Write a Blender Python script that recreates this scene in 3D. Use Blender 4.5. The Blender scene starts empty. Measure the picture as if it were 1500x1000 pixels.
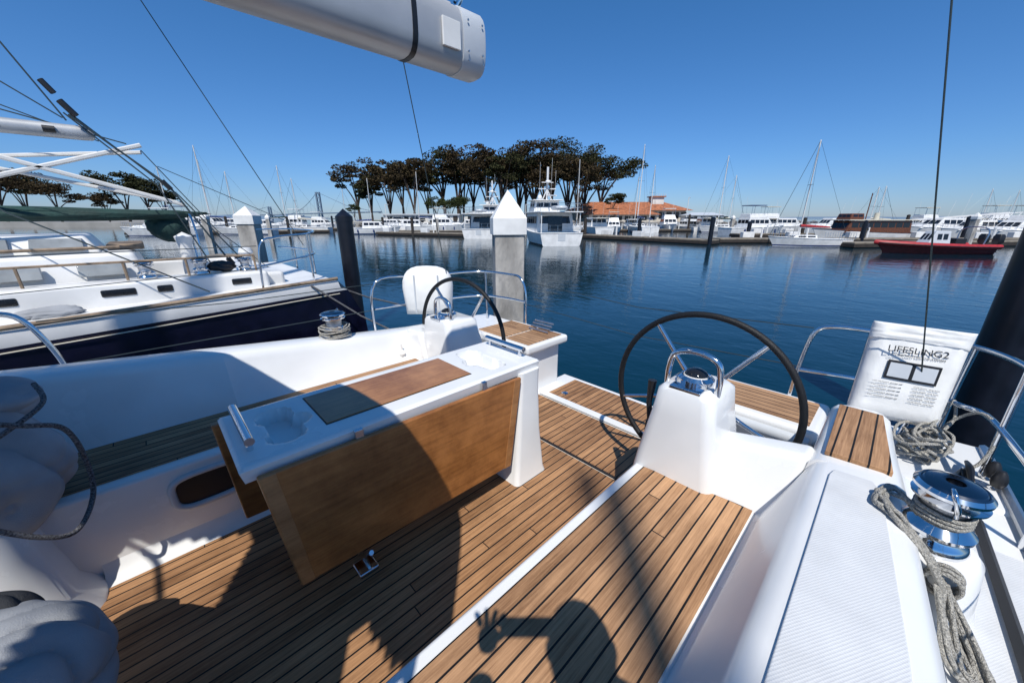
import bpy, bmesh, math, random
from mathutils import Vector, Matrix, noise
random.seed(7)
S=bpy.context.scene
W=bpy.data.worlds.new("World"); S.world=W; W.use_nodes=True
S.view_settings.view_transform='Standard'; S.view_settings.look='None'; S.view_settings.exposure=0
PI=math.pi
# X = aft, Y = starboard(left in view) ; harbour axes FW (view heading), RT
FW=Vector((0.695,0.719,0)); RT=Vector((0.719,-0.695,0)); RANG=math.atan2(-0.695,0.719)
def hr(h,r,z=0.0):
    v=FW*h+RT*r; return Vector((v.x,v.y,z))
WZ=-0.85
# ---------- world + sun
nt=W.node_tree; bg=nt.nodes['Background']
sky=nt.nodes.new('ShaderNodeTexSky'); sky.sky_type='NISHITA'; sky.sun_disc=False
sky.sun_elevation=math.radians(54.8); sky.sun_rotation=math.radians(227)
sky.air_density=1.0; sky.dust_density=0.2; sky.ozone_density=2.0; sky.altitude=0
tcw=nt.nodes.new('ShaderNodeTexCoord'); spw=nt.nodes.new('ShaderNodeSeparateXYZ'); nt.links.new(tcw.outputs['Generated'],spw.inputs[0])
rpw=nt.nodes.new('ShaderNodeValToRGB'); e=rpw.color_ramp.elements; e[0].position=0.0; e[0].color=(0.40,0.53,0.86,1); e[1].position=0.6; e[1].color=(0.24,0.68,1.0,1)
k=rpw.color_ramp.elements.new(0.12); k.color=(0.34,0.58,0.92,1)
nt.links.new(spw.outputs['Z'],rpw.inputs[0])
mxw=nt.nodes.new('ShaderNodeMix'); mxw.data_type='RGBA'; mxw.blend_type='MULTIPLY'; mxw.inputs[0].default_value=1
nt.links.new(sky.outputs[0],mxw.inputs[6]); nt.links.new(rpw.outputs[0],mxw.inputs[7])
nt.links.new(mxw.outputs[2],bg.inputs[0]); bg.inputs[1].default_value=0.126
sl=bpy.data.lights.new('sun','SUN'); sl.energy=4.95; sl.angle=math.radians(0.53); sl.color=(1,0.95,0.87)
so=bpy.data.objects.new('sun',sl); S.collection.objects.link(so)
so.rotation_euler=Vector((0.524,0.488,-1.017)).to_track_quat('-Z','Y').to_euler(); so.location=(-5,-5,12)
# ---------- camera
cd=bpy.data.cameras.new('camera'); cd.sensor_width=36; cd.lens=12.98; cd.clip_start=0.02; cd.clip_end=30000
co=bpy.data.objects.new('camera',cd); S.collection.objects.link(co); S.camera=co
co.location=(0,0,1.55)
co.rotation_euler=Vector((0.695*0.949,0.719*0.949,-0.316)).to_track_quat('-Z','Y').to_euler()

# ---------- materials
def mat(name,col,rough=0.5,metal=0.0,var=0.08,vscale=6.0,bump=0.0,bscale=40.0,coat=0.0,spec=0.5,stretch=None):
    m=bpy.data.materials.new(name); m.use_nodes=True; n=m.node_tree.nodes; l=m.node_tree.links
    b=n['Principled BSDF']; b.inputs['Roughness'].default_value=rough; b.inputs['Metallic'].default_value=metal
    b.inputs['Coat Weight'].default_value=coat; b.inputs['Coat Roughness'].default_value=0.08
    b.inputs['Specular IOR Level'].default_value=spec
    tc=n.new('ShaderNodeTexCoord'); vec=tc.outputs['Object']
    if stretch:
        mp=n.new('ShaderNodeMapping'); mp.inputs['Scale'].default_value=stretch; l.new(vec,mp.inputs[0]); vec=mp.outputs[0]
    nz=n.new('ShaderNodeTexNoise'); nz.inputs['Scale'].default_value=vscale; nz.inputs['Detail'].default_value=6; l.new(vec,nz.inputs['Vector'])
    rp=n.new('ShaderNodeValToRGB'); rp.color_ramp.elements[0].position=0.3; rp.color_ramp.elements[1].position=0.7
    c0=tuple(max(0,x*(1-var*1.6)) for x in col); c1=tuple(min(1,x*(1+var)) for x in col)
    rp.color_ramp.elements[0].color=(*c0,1); rp.color_ramp.elements[1].color=(*c1,1)
    l.new(nz.outputs[0],rp.inputs[0]); l.new(rp.outputs[0],b.inputs['Base Color'])
    rr=n.new('ShaderNodeMapRange'); rr.inputs['To Min'].default_value=max(0,rough*0.8); rr.inputs['To Max'].default_value=min(1,rough*1.25)
    l.new(nz.outputs[0],rr.inputs[0]); l.new(rr.outputs[0],b.inputs['Roughness'])
    if bump>0:
        n2=n.new('ShaderNodeTexNoise'); n2.inputs['Scale'].default_value=bscale; n2.inputs['Detail'].default_value=4; l.new(vec,n2.inputs['Vector'])
        bp=n.new('ShaderNodeBump'); bp.inputs['Strength'].default_value=bump; bp.inputs['Distance'].default_value=0.02
        l.new(n2.outputs[0],bp.inputs['Height']); l.new(bp.outputs[0],b.inputs['Normal'])
    return m
def teak(name,w=0.05,ca=(0.22,0.115,0.055),cb=(0.42,0.25,0.135),seam=0.055,off=0.0,axis='Y'):
    m=bpy.data.materials.new(name); m.use_nodes=True; n=m.node_tree.nodes; l=m.node_tree.links
    b=n['Principled BSDF']; b.inputs['Roughness'].default_value=0.6; b.inputs['Specular IOR Level'].default_value=0.3
    tc=n.new('ShaderNodeTexCoord'); sp=n.new('ShaderNodeSeparateXYZ'); l.new(tc.outputs['Object'],sp.inputs[0])
    def M(op,a,bv=None):
        k=n.new('ShaderNodeMath'); k.operation=op
        for i,v in enumerate((a,bv)):
            if v is None: continue
            if isinstance(v,(int,float)): k.inputs[i].default_value=v
            else: l.new(v,k.inputs[i])
        return k.outputs[0]
    yy=sp.outputs[axis]; xx=sp.outputs['X' if axis=='Y' else 'Y']
    q=M('DIVIDE',M('ADD',yy,off+10*w),w)
    fl=M('FLOOR',q); fr=M('FRACT',q)
    wn=n.new('ShaderNodeTexWhiteNoise'); wn.noise_dimensions='1D'; l.new(fl,wn.inputs['W'])
    q2=M('DIVIDE',M('ADD',xx,M('MULTIPLY',wn.outputs['Value'],3.7)),2.9)
    fr2=M('FRACT',q2)
    wn2=n.new('ShaderNodeTexWhiteNoise'); wn2.noise_dimensions='2D'
    cb2=n.new('ShaderNodeCombineXYZ'); l.new(fl,cb2.inputs[0]); l.new(M('FLOOR',q2),cb2.inputs[1]); l.new(cb2.outputs[0],wn2.inputs['Vector'])
    s1=M('GREATER_THAN',M('ABSOLUTE',M('SUBTRACT',fr,0.5)),0.5-seam)
    s2=M('LESS_THAN',fr2,0.0016)
    sm=M('MAXIMUM',s1,s2)
    mp=n.new('ShaderNodeMapping'); mp.inputs['Scale'].default_value=(3,75,30) if axis=='Y' else (75,3,30)
    ad=n.new('ShaderNodeVectorMath'); ad.operation='ADD'; l.new(tc.outputs['Object'],ad.inputs[0])
    cx=n.new('ShaderNodeCombineXYZ'); l.new(M('MULTIPLY',wn2.outputs['Value'],5.0),cx.inputs[0]); l.new(cx.outputs[0],ad.inputs[1])
    l.new(ad.outputs[0],mp.inputs[0])
    nz=n.new('ShaderNodeTexNoise'); nz.inputs['Scale'].default_value=1.3; nz.inputs['Detail'].default_value=9; nz.inputs['Roughness'].default_value=0.76; l.new(mp.outputs[0],nz.inputs['Vector'])
    big=n.new('ShaderNodeTexNoise'); big.inputs['Scale'].default_value=2.4; big.inputs['Detail'].default_value=8; big.inputs['Roughness'].default_value=0.65; l.new(tc.outputs['Object'],big.inputs['Vector'])
    f=M('ADD',M('MULTIPLY',nz.outputs[0],1.5),M('ADD',M('MULTIPLY',wn2.outputs['Value'],0.34),M('MULTIPLY',big.outputs[0],0.8)))
    f=M('SUBTRACT',f,0.84)
    rp=n.new('ShaderNodeValToRGB'); e=rp.color_ramp.elements; e[0].position=0.08; e[1].position=0.88
    e[0].color=(*ca,1); e[1].color=(*cb,1); l.new(f,rp.inputs[0])
    mx=n.new('ShaderNodeMix'); mx.data_type='RGBA'; l.new(sm,mx.inputs[0]); l.new(rp.outputs[0],mx.inputs[6]); mx.inputs[7].default_value=(0.008,0.0075,0.0075,1)
    l.new(mx.outputs[2],b.inputs['Base Color'])
    bp=n.new('ShaderNodeBump'); bp.inputs['Strength'].default_value=0.5; bp.inputs['Distance'].default_value=0.003
    l.new(M('ADD',M('MULTIPLY',sm,-1.0),M('MULTIPLY',nz.outputs[0],0.4)),bp.inputs['Height']); l.new(bp.outputs[0],b.inputs['Normal'])
    return m
def nonskid(name,col):
    m=mat(name,col,0.55,var=0.05,vscale=9); n=m.node_tree.nodes; l=m.node_tree.links; b=n['Principled BSDF']
    tc=n.new('ShaderNodeTexCoord'); mp=n.new('ShaderNodeMapping'); mp.inputs['Rotation'].default_value=(0,0,0.52); mp.inputs['Scale'].default_value=(1,1,0.01); l.new(tc.outputs['Object'],mp.inputs[0])
    ck=n.new('ShaderNodeTexVoronoi'); ck.inputs['Scale'].default_value=170; ck.inputs['Randomness'].default_value=0.12; l.new(mp.outputs[0],ck.inputs['Vector'])
    bp=n.new('ShaderNodeBump'); bp.inputs['Strength'].default_value=0.6; bp.inputs['Distance'].default_value=0.002; l.new(ck.outputs['Distance'],bp.inputs['Height']); l.new(bp.outputs[0],b.inputs['Normal'])
    return m
GEL=mat('gelcoat_white',(0.74,0.75,0.75),0.25,var=0.04,vscale=3,coat=0.3)
GELG=mat('gelcoat_grey',(0.52,0.55,0.58),0.35,var=0.04)
NSK=nonskid('nonskid_white',(0.60,0.615,0.63))
TEAK=teak('teak_planks',0.052,(0.12,0.055,0.024),(0.50,0.275,0.135),0.065)
TEAKS=teak('teak_seat_planks',0.0503,(0.14,0.066,0.029),(0.57,0.33,0.175),0.06,off=-0.168)
TEAKX=teak('teak_cross_planks',0.052,(0.17,0.088,0.042),(0.53,0.32,0.175),0.06,axis='X')
def varnish(name,ca,cb,stretch=(2,30,14)):
    m=mat(name,cb,0.32,var=0.05,coat=0.25); n=m.node_tree.nodes; l=m.node_tree.links; b=n['Principled BSDF']
    tc=n.new('ShaderNodeTexCoord'); mp=n.new('ShaderNodeMapping'); mp.inputs['Scale'].default_value=stretch; l.new(tc.outputs['Object'],mp.inputs[0])
    nz=n.new('ShaderNodeTexNoise'); nz.inputs['Scale'].default_value=1.8; nz.inputs['Detail'].default_value=10; nz.inputs['Roughness'].default_value=0.76; nz.inputs['Distortion'].default_value=0.3; l.new(mp.outputs[0],nz.inputs['Vector'])
    n2=n.new('ShaderNodeTexNoise'); n2.inputs['Scale'].default_value=3.2; n2.inputs['Detail'].default_value=10; n2.inputs['Roughness'].default_value=0.72; l.new(tc.outputs['Object'],n2.inputs['Vector'])
    ad=n.new('ShaderNodeMath'); ad.operation='MULTIPLY_ADD'; l.new(n2.outputs[0],ad.inputs[0]); ad.inputs[1].default_value=1.5
    sb=n.new('ShaderNodeMath'); sb.operation='SUBTRACT'; l.new(nz.outputs[0],sb.inputs[0]); sb.inputs[1].default_value=0.75; l.new(sb.outputs[0],ad.inputs[2])
    rp=n.new('ShaderNodeValToRGB'); e=rp.color_ramp.elements; e[0].position=0.2; e[1].position=0.8; e[0].color=(*ca,1); e[1].color=(*cb,1)
    l.new(ad.outputs[0],rp.inputs[0]); l.new(rp.outputs[0],b.inputs['Base Color']); b.inputs['Roughness'].default_value=0.38
    return m
VARN=varnish('varnished_teak',(0.15,0.052,0.012),(0.42,0.175,0.052),(1.5,30,26))
VARN2=varnish('varnished_teak_top',(0.18,0.072,0.022),(0.44,0.215,0.085),(1.5,45,14))
CHR=mat('stainless_steel',(0.72,0.73,0.75),0.09,1.0,var=0.04)
CHRD=mat('winch_top_dark_reflection',(0.20,0.205,0.22),0.16,1.0,var=0.1)  # chrome with its dark reflection put into the colour
CHRB=mat('brushed_steel',(0.6,0.61,0.63),0.3,1.0,var=0.06,bump=0.3,bscale=400)
BLK=mat('black_rubber',(0.012,0.012,0.014),0.45,var=0.2)
NAVYP=mat('black_pile_sleeve',(0.006,0.007,0.013),0.35,var=0.3)
LEATH=mat('wheel_leather',(0.009,0.010,0.012),0.55,var=0.2,bump=0.2,bscale=200,spec=0.35)
CANV=mat('grey_canvas',(0.31,0.325,0.35),0.85,var=0.12,bump=0.25,bscale=350)
CANVD=mat('dark_canvas',(0.03,0.033,0.04),0.85,var=0.2,bump=0.3,bscale=300)
WCAN=mat('white_vinyl',(0.78,0.78,0.76),0.5,var=0.04,vscale=12,bump=0.3,bscale=9)
ROPE=mat('rope_white',(0.52,0.50,0.45),0.85,var=0.35,vscale=220,bump=0.9,bscale=260)
ROPED=mat('rope_flecked',(0.16,0.16,0.17),0.85,var=0.9,vscale=160,bump=0.9,bscale=260)
ALU=mat('boom_grey',(0.46,0.47,0.48),0.42,0.35,var=0.07)
ALUW=mat('spar_white',(0.66,0.66,0.64),0.4,var=0.06)
WIRE=mat('wire',(0.07,0.09,0.09),0.4,0.6)
GLASS=mat('dark_glass',(0.012,0.014,0.018),0.06,var=0.1)
GLASSL=mat('curtained_glass',(0.30,0.32,0.33),0.08,var=0.2,vscale=5)
CONC=mat('concrete',(0.40,0.38,0.35),0.9,var=0.35,vscale=3.5,bump=0.6,bscale=30,stretch=(1,1,0.35))
CAPW=mat('pile_cap_white',(0.74,0.74,0.72),0.45,var=0.07)
NAVY=mat('navy_hull',(0.007,0.007,0.022),0.12,var=0.3,coat=0.6)
WHT=mat('boat_white',(0.72,0.72,0.71),0.35,var=0.10,vscale=2)
CREAM=mat('cream_paint',(0.58,0.54,0.44),0.5,var=0.06)
MAHO=mat('mahogany',(0.13,0.045,0.018),0.3,var=0.3,vscale=9)
TEAKW=mat('weathered_teak_trim',(0.26,0.19,0.13),0.7,var=0.3,vscale=12)
GREENC=mat('green_canvas',(0.012,0.045,0.04),0.8,var=0.25,bump=0.4,bscale=30)
BLUEC=mat('blue_canvas',(0.015,0.04,0.16),0.8,var=0.25)
REDM=mat('red_paint',(0.36,0.022,0.025),0.45,var=0.15)
REDD=mat('red_dark',(0.12,0.012,0.015),0.45,var=0.2)
DOCK=mat('dock_timber',(0.22,0.19,0.15),0.9,var=0.25,vscale=2)
DOCKD=mat('dock_fender_dark',(0.035,0.028,0.024),0.8,var=0.3)
ASPH=mat('promenade_paving',(0.3,0.29,0.27),0.9,var=0.12,vscale=0.3)
ROCK=mat('rock',(0.17,0.155,0.14),0.95,var=0.4,vscale=0.8,bump=1.0,bscale=1.5)
LAWN=mat('lawn',(0.06,0.085,0.03),0.95,var=0.35,vscale=0.25)
BARK=mat('bark',(0.07,0.05,0.04),0.95,var=0.35,vscale=2)
TILE=mat('roof_tile_terracotta',(0.36,0.13,0.06),0.85,var=0.3,vscale=1.4,bump=1.0,bscale=3)
STUC=mat('stucco',(0.55,0.50,0.42),0.9,var=0.1,vscale=0.6)
WALLW=mat('white_wall',(0.62,0.61,0.58),0.8,var=0.08,vscale=0.5)
SKIN=mat('skin',(0.45,0.26,0.18),0.5,var=0.08)
HAIR=mat('hair',(0.03,0.02,0.014),0.7,var=0.3)
JACK=mat('jacket_navy',(0.03,0.04,0.07),0.85,var=0.2)
TROU=mat('trousers',(0.09,0.08,0.07),0.9,var=0.2)
HILL=mat('hazy_hill',(0.125,0.19,0.27),1.0,var=0.08,vscale=0.002)  # distance haze mixed into the base colour
BRID=mat('hazy_bridge_steel',(0.16,0.225,0.30),1.0,var=0.05,spec=0.0)  # steel tinted pale blue-grey, aerial haze put into the colour
def foliage(name,a,b2):
    m=mat(name,a,0.9,var=0.3,vscale=0.35); n=m.node_tree.nodes; l=m.node_tree.links
    g=n.new('ShaderNodeNewGeometry'); rp=n.new('ShaderNodeValToRGB'); rp.color_ramp.elements[0].color=(*a,1); rp.color_ramp.elements[1].color=(*b2,1)
    l.new(g.outputs['Random Per Island'],rp.inputs[0]); l.new(rp.outputs[0],n['Principled BSDF'].inputs['Base Color']); n['Principled BSDF'].inputs['Specular IOR Level'].default_value=0.1
    return m
FOL=foliage('cypress_foliage',(0.010,0.013,0.006),(0.055,0.055,0.024))
FOLB=foliage('cypress_foliage_brown',(0.018,0.013,0.008),(0.075,0.055,0.028))
FOLG=foliage('shrub_foliage',(0.015,0.025,0.01),(0.06,0.07,0.025))

# ---------- mesh helpers
def root(name,loc=(0,0,0),rot=0.0):
    e=bpy.data.objects.new(name,None); e.empty_display_size=0.2; S.collection.objects.link(e); e.location=loc; e.rotation_euler=(0,0,rot); return e
def mk(parent,name,V,F,m,bev=0,smooth=True,ang=35,seg=3,mats=None,mi=None):
    me=bpy.data.meshes.new(name); me.from_pydata([tuple(v) for v in V],[],F)
    ms=mats or [m]
    for x in ms: me.materials.append(x)
    if mi: me.polygons.foreach_set('material_index',mi)
    bm=bmesh.new(); bm.from_mesh(me); bmesh.ops.recalc_face_normals(bm,faces=bm.faces); bm.to_mesh(me); bm.free()
    if smooth:
        me.polygons.foreach_set('use_smooth',[True]*len(me.polygons)); me.set_sharp_from_angle(angle=math.radians(ang))
    o=bpy.data.objects.new(name,me); S.collection.objects.link(o)
    if parent: o.parent=parent
    if bev>0:
        b=o.modifiers.new('bevel','BEVEL'); b.width=bev; b.segments=seg; b.limit_method='ANGLE'; b.angle_limit=math.radians(30); b.harden_normals=False
        if smooth:
            me.set_sharp_from_angle(angle=math.radians(180))
            wn=o.modifiers.new('wn','WEIGHTED_NORMAL'); wn.keep_sharp=False
    return o
HF=[(0,1,2,3),(7,6,5,4),(0,4,5,1),(1,5,6,2),(2,6,7,3),(3,7,4,0)]
def hexa(parent,name,bot,top,m,bev=0.0,**k):
    return mk(parent,name,list(bot)+list(top),HF,m,bev,**k)
def box(parent,name,x0,x1,y0,y1,z0,z1,m,bev=0.0,**k):
    return hexa(parent,name,[(x0,y0,z0),(x1,y0,z0),(x1,y1,z0),(x0,y1,z0)],[(x0,y0,z1),(x1,y0,z1),(x1,y1,z1),(x0,y1,z1)],m,bev,**k)
def loft(parent,name,secs,m,cap=True,closed=True,bev=0,ang=35,mats=None,ringm=None):
    n=len(secs[0]); V=[p for s in secs for p in s]; F=[];mi=[]
    for i in range(len(secs)-1):
        for j in range(n if closed else n-1):
            k=(j+1)%n; F.append((i*n+j,i*n+k,(i+1)*n+k,(i+1)*n+j)); mi.append(ringm[j] if ringm else 0)
    if cap and closed:
        F.append(tuple(range(n))); F.append(tuple((len(secs)-1)*n+j for j in range(n))[::-1]); mi+=[0,0]
    return mk(parent,name,V,F,m,bev,ang=ang,mats=mats,mi=mi if ringm else None)
def cr(pts,n=6,closed=False):
    P=[Vector(p) for p in pts]; out=[]; N=len(P)
    rng=range(N) if closed else range(N-1)
    for i in rng:
        p0=P[(i-1)%N] if (closed or i>0) else P[0]; p1=P[i]; p2=P[(i+1)%N]; p3=P[(i+2)%N] if (closed or i+2<N) else P[-1]
        for k in range(n):
            t=k/n; out.append(0.5*((2*p1)+(p2-p0)*t+(2*p0-5*p1+4*p2-p3)*t*t+(3*p1-p0-3*p2+p3)*t**3))
    if not closed: out.append(P[-1])
    return out
def tubedata(pts,r,seg=8,closed=False):
    P=[Vector(p) for p in pts]; N=len(P); V=[];F=[]
    T=[]
    for i in range(N):
        a=P[(i-1)%N] if (closed or i>0) else P[0]; b=P[(i+1)%N] if (closed or i<N-1) else P[-1]
        t=(b-a); T.append(t.normalized() if t.length>1e-9 else Vector((0,0,1)))
    up=Vector((0,0,1)) if abs(T[0].z)<0.9 else Vector((1,0,0))
    nrm=(up-T[0]*up.dot(T[0])).normalized()
    for i in range(N):
        nrm=(nrm-T[i]*nrm.dot(T[i])).normalized(); bn=T[i].cross(nrm)
        if isinstance(r,(list,tuple)):
            u=i/max(1,N-1)*(len(r)-1); a=min(int(u),len(r)-2); rr=r[a]+(r[a+1]-r[a])*(u-a)
        else: rr=r
        for j in range(seg):
            a=2*PI*j/seg; V.append(P[i]+nrm*math.cos(a)*rr+bn*math.sin(a)*rr)
    for i in range(N if closed else N-1):
        k=(i+1)%N
        for j in range(seg):
            q=(j+1)%seg; F.append((i*seg+j,i*seg+q,k*seg+q,k*seg+j))
    if not closed:
        F.append(tuple(range(seg))[::-1]); F.append(tuple((N-1)*seg+j for j in range(seg)))
    return V,F
def tube(parent,name,pts,r,m,seg=8,closed=False,sm=0):
    if sm: pts=cr(pts,sm,closed)
    V,F=tubedata(pts,r,seg,closed); return mk(parent,name,V,F,m,ang=50)
def tubes(parent,name,lst,m,seg=6):
    V=[];F=[]
    for pts,r in lst:
        v,f=tubedata(pts,r,seg); o=len(V); V+=v; F+=[tuple(i+o for i in q) for q in f]
    return mk(parent,name,V,F,m,ang=50)
def lathe(parent,name,c,prof,m,seg=32,ang=40):
    V=[];F=[];n=len(prof)
    for j in range(seg):
        a=2*PI*j/seg
        for r,z in prof: V.append((c[0]+r*math.cos(a),c[1]+r*math.sin(a),c[2]+z))
    for j in range(seg):
        k=(j+1)%seg
        for i in range(n-1): F.append((j*n+i,k*n+i,k*n+i+1,j*n+i+1))
    o=mk(parent,name,V,F,m,ang=ang); bm=bmesh.new(); bm.from_mesh(o.data); bmesh.ops.remove_doubles(bm,verts=bm.verts,dist=1e-5); bm.to_mesh(o.data); bm.free(); return o
def rrect(cx,cy,hx,hy,r,z,n=5):
    out=[]
    for (sx,sy,a0) in ((1,1,0),(-1,1,90),(-1,-1,180),(1,-1,270)):
        for k in range(n+1):
            a=math.radians(a0+90*k/n); out.append((cx+sx*(hx-r)+r*math.cos(a),cy+sy*(hy-r)+r*math.sin(a),z))
    return out
def blob(parent,name,c,s,m,sub=5,amp=0.25,fr=2.0,seed=0,folds=5.0):
    bm=bmesh.new(); bmesh.ops.create_icosphere(bm,subdivisions=sub,radius=1)
    for v in bm.verts:
        p=v.co.copy(); q=p*fr*.5+Vector((seed,seed*2,0)); d=noise.noise(q)*0.9
        wv=noise.noise(q*.9+Vector((9,1,4))); w2=noise.noise(q*1.7+Vector((2,7,1)))
        ph=folds*(p.x*.45+p.y*.8+p.z*.35)+4.2*wv+1.4*w2
        r1=abs(math.sin(ph)); ph2=folds*1.9*(p.z*.6-p.y*.5+p.x*.3)+4*w2+2*wv; r2=abs(math.sin(ph2))
        d+=0.75*(r1**.55-.6)+0.30*(r2**.6-.6)*(0.5+wv)
        p*=1+amp*d; v.co=Vector((c[0]+p.x*s[0],c[1]+p.y*s[1],c[2]+p.z*s[2]))
    me=bpy.data.meshes.new(name); bm.to_mesh(me); bm.free(); me.materials.append(m); me.polygons.foreach_set('use_smooth',[True]*len(me.polygons))
    o=bpy.data.objects.new(name,me); S.collection.objects.link(o); o.parent=parent; return o

# ================= WATER =================
def water():
    m=bpy.data.materials.new('harbour_water'); m.use_nodes=True; n=m.node_tree.nodes; l=m.node_tree.links; b=n['Principled BSDF']
    b.inputs['Base Color'].default_value=(0.0006,0.021,0.036,1); b.inputs['Roughness'].default_value=0.015; b.inputs['IOR'].default_value=1.34
    tc=n.new('ShaderNodeTexCoord'); hts=[]
    for sc,stx,amp,rot in ((0.5,0.55,0.42,0.3),(1.7,0.6,0.36,-0.2),(5.5,0.6,0.15,0.5),(14,0.7,0.035,0.1)):
        mp=n.new('ShaderNodeMapping'); mp.inputs['Scale'].default_value=(sc,sc*stx,sc); mp.inputs['Rotation'].default_value=(0,0,rot); l.new(tc.outputs['Object'],mp.inputs[0])
        z=n.new('ShaderNodeTexNoise'); z.inputs['Scale'].default_value=1; z.inputs['Detail'].default_value=3; z.inputs['Distortion'].default_value=0.6; l.new(mp.outputs[0],z.inputs['Vector'])
        k=n.new('ShaderNodeMath'); k.operation='MULTIPLY'; l.new(z.outputs[0],k.inputs[0]); k.inputs[1].default_value=amp; hts.append(k.outputs[0])
    acc=hts[0]
    for h_ in hts[1:]:
        a=n.new('ShaderNodeMath'); l.new(acc,a.inputs[0]); l.new(h_,a.inputs[1]); acc=a.outputs[0]
    bp=n.new('ShaderNodeBump'); bp.inputs['Strength'].default_value=0.30; bp.inputs['Distance'].default_value=0.12; l.new(acc,bp.inputs['Height']); l.new(bp.outputs[0],b.inputs['Normal'])
    return m
R=12000
mk(None,'water',[(-R,-R,WZ),(R,-R,WZ),(R,R,WZ),(-R,R,WZ)],[(0,1,2,3)],water(),smooth=False)

# ================= OUR YACHT =================
Y=root('sailing_yacht')
XS=[-6,-4,-2.4,-1.2,0,0.8,1.3,1.6]
def near_sec(x):
    po=-0.30+0.09*max(min(x,1.7),-1); o=-0.66+0.03*max(0,x)
    return [(x,0.62,-0.9),(x,0.62,0.30),(x,0.172,0.30),(x,0.172,0.438),(x,0.155,0.452),(x,0.06,0.685),(x,0.045,0.708),(x,0.015,0.722),(x,po+0.03,0.728),(x,po,0.722),(x,po-0.03,0.70),(x,po-0.10,0.50),(x,po-0.125,0.465),(x,po-0.16,0.452),(x,o+0.03,0.435),(x,o,0.41),(x,o-0.02,0.33),(x,o+0.05,-0.9)]
loft(Y,'near_coaming',[near_sec(x) for x in XS],GEL,ang=50)
def near_sec2(x):
    po=-0.30+0.09*min(x,1.7)+0.08*(x-1.6); o=-0.61+0.06*(x-1.6)
    return [(x,0.085,-0.9),(x,0.08,0.60),(x,0.07,0.69),(x,0.05,0.715),(x,0.02,0.722),(x,po+0.03,0.728),(x,po,0.722),(x,po-0.03,0.70),(x,po-0.10,0.50),(x,po-0.125,0.465),(x,po-0.16,0.452),(x,o+0.03,0.44),(x,o,0.42),(x,o-0.02,0.33),(x,o+0.05,-0.9)]
loft(Y,'near_coaming_aft',[near_sec2(x) for x in (1.6,1.9,2.2)],GEL,ang=50)
pad=[(-2.2,-0.018),(1.50,0.004),(1.54,-0.004),(1.55,-0.10),(1.50,-0.125),(0.9,-0.19),(-1,-0.34),(-2.2,-0.34)]
mk(Y,'coaming_nonskid_pad',[(x,y,0.7325) for x,y in pad]+[(x,y,0.715) for x,y in pad],[tuple(range(8))]+[(i,(i+1)%8,(i+1)%8+8,i+8) for i in range(8)],NSK,0.003,smooth=False)
mk(Y,'side_deck_nonskid',[(-4,-0.62,0.4525),(-4,-0.56,0.4535),(1.9,-0.345,0.4555),(1.9,-0.52,0.450)],[(0,1,2,3)],NSK,smooth=False)
hexa(Y,'coaming_teak_pad',[(1.64,-0.145,0.722),(2.14,-0.10,0.722),(2.14,0.045,0.722),(1.64,0.035,0.722)],[(1.64,-0.145,0.742),(2.14,-0.10,0.742),(2.14,0.045,0.742),(1.64,0.035,0.742)],TEAKS,0.003)
hexa(Y,'near_quarter',[(2.2,-0.55,-0.9),(2.78,-0.50,-0.9),(2.78,0.10,-0.9),(2.2,0.09,-0.9)],[(2.2,-0.585,0.45),(2.84,-0.52,0.45),(2.80,0.10,0.45),(2.2,0.09,0.45)],GEL,0.03)
hexa(Y,'near_seat',[(-1.8,0.15,0.0),(1.58,0.15,0.0),(1.58,0.63,0.0),(-1.8,0.63,0.0)],[(-1.8,0.165,0.438),(1.62,0.165,0.438),(1.62,0.672,0.438),(-1.8,0.672,0.438)],GEL,0.018)
mk(Y,'near_seat_teak',[(-1.7,0.185,0.445),(1.52,0.185,0.445),(1.46,0.622,0.445),(-1.7,0.622,0.445),(-1.7,0.185,0.436),(1.52,0.185,0.436),(1.46,0.622,0.436),(-1.7,0.622,0.436)],HF,TEAKS,smooth=False)
mk(Y,'seat_aft_bulkhead',[(1.50,0.13,0.40),(1.47,0.66,0.40),(1.80,0.66,0.10),(1.80,0.10,0.10),(1.60,0.06,0.715),(1.60,0.46,0.63),(1.72,0.46,0.63),(1.72,0.06,0.715)],HF,GEL,0.03)
def console(name,x0,x1,y0,y1,yc_out,zt,zb):
    secs=[]
    for z,g,gx in ((zb,0.10,0.12),(0.3,0.075,0.08),(0.5,0.05,0.05),(zt-0.12,0.012,0.012),(zt-0.02,0.0,0.0),(zt,-0.02,-0.02)):
        secs.append(rrect((x0+x1)/2+gx*0.4,(y0+y1)/2,(x1-x0)/2+gx*0.8,(y1-y0)/2+g,0.05,z))
    return loft(Y,name,secs,GEL,ang=60)
console('near_console',1.49,1.80,0.385,0.63,0,0.855,0.0)
console('far_console',1.50,1.80,2.25,2.60,0,0.80,0.0)
lathe(Y,'console_knob',(1.34,2.70,0.46),[(0,0),(.022,.008),(.032,.03),(.022,.054),(.01,.064),(.01,.11),(0,.11)],WCAN,20)
box(Y,'sole_base',-1.8,2.9,0.60,2.2,-0.35,-0.006,GEL,0.01)
box(Y,'hull_bottom',-6,2.80,-0.45,3.3,-1.0,-0.36,GEL)
def sheet(parent,name,x0,x1,y0,y1,z,m,t=0.009): return box(parent,name,x0,x1,y0,y1,z-t,z,m,0,smooth=False)
sheet(Y,'sole_teak_forward',-0.85,1.79,0.66,2.10,0.003,TEAK)
sheet(Y,'sole_teak_aft',1.825,2.33,0.76,2.06,0.003,TEAK)
sheet(Y,'swim_platform_teak',2.43,2.84,0.80,2.02,0.003,TEAK)
sheet(Y,'sole_threshold',2.345,2.415,0.74,2.06,0.014,GEL)
tube(Y,'sole_seam_strip',[(1.808,0.7,0.002),(1.808,2.1,0.002)],0.008,BLK)
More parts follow.
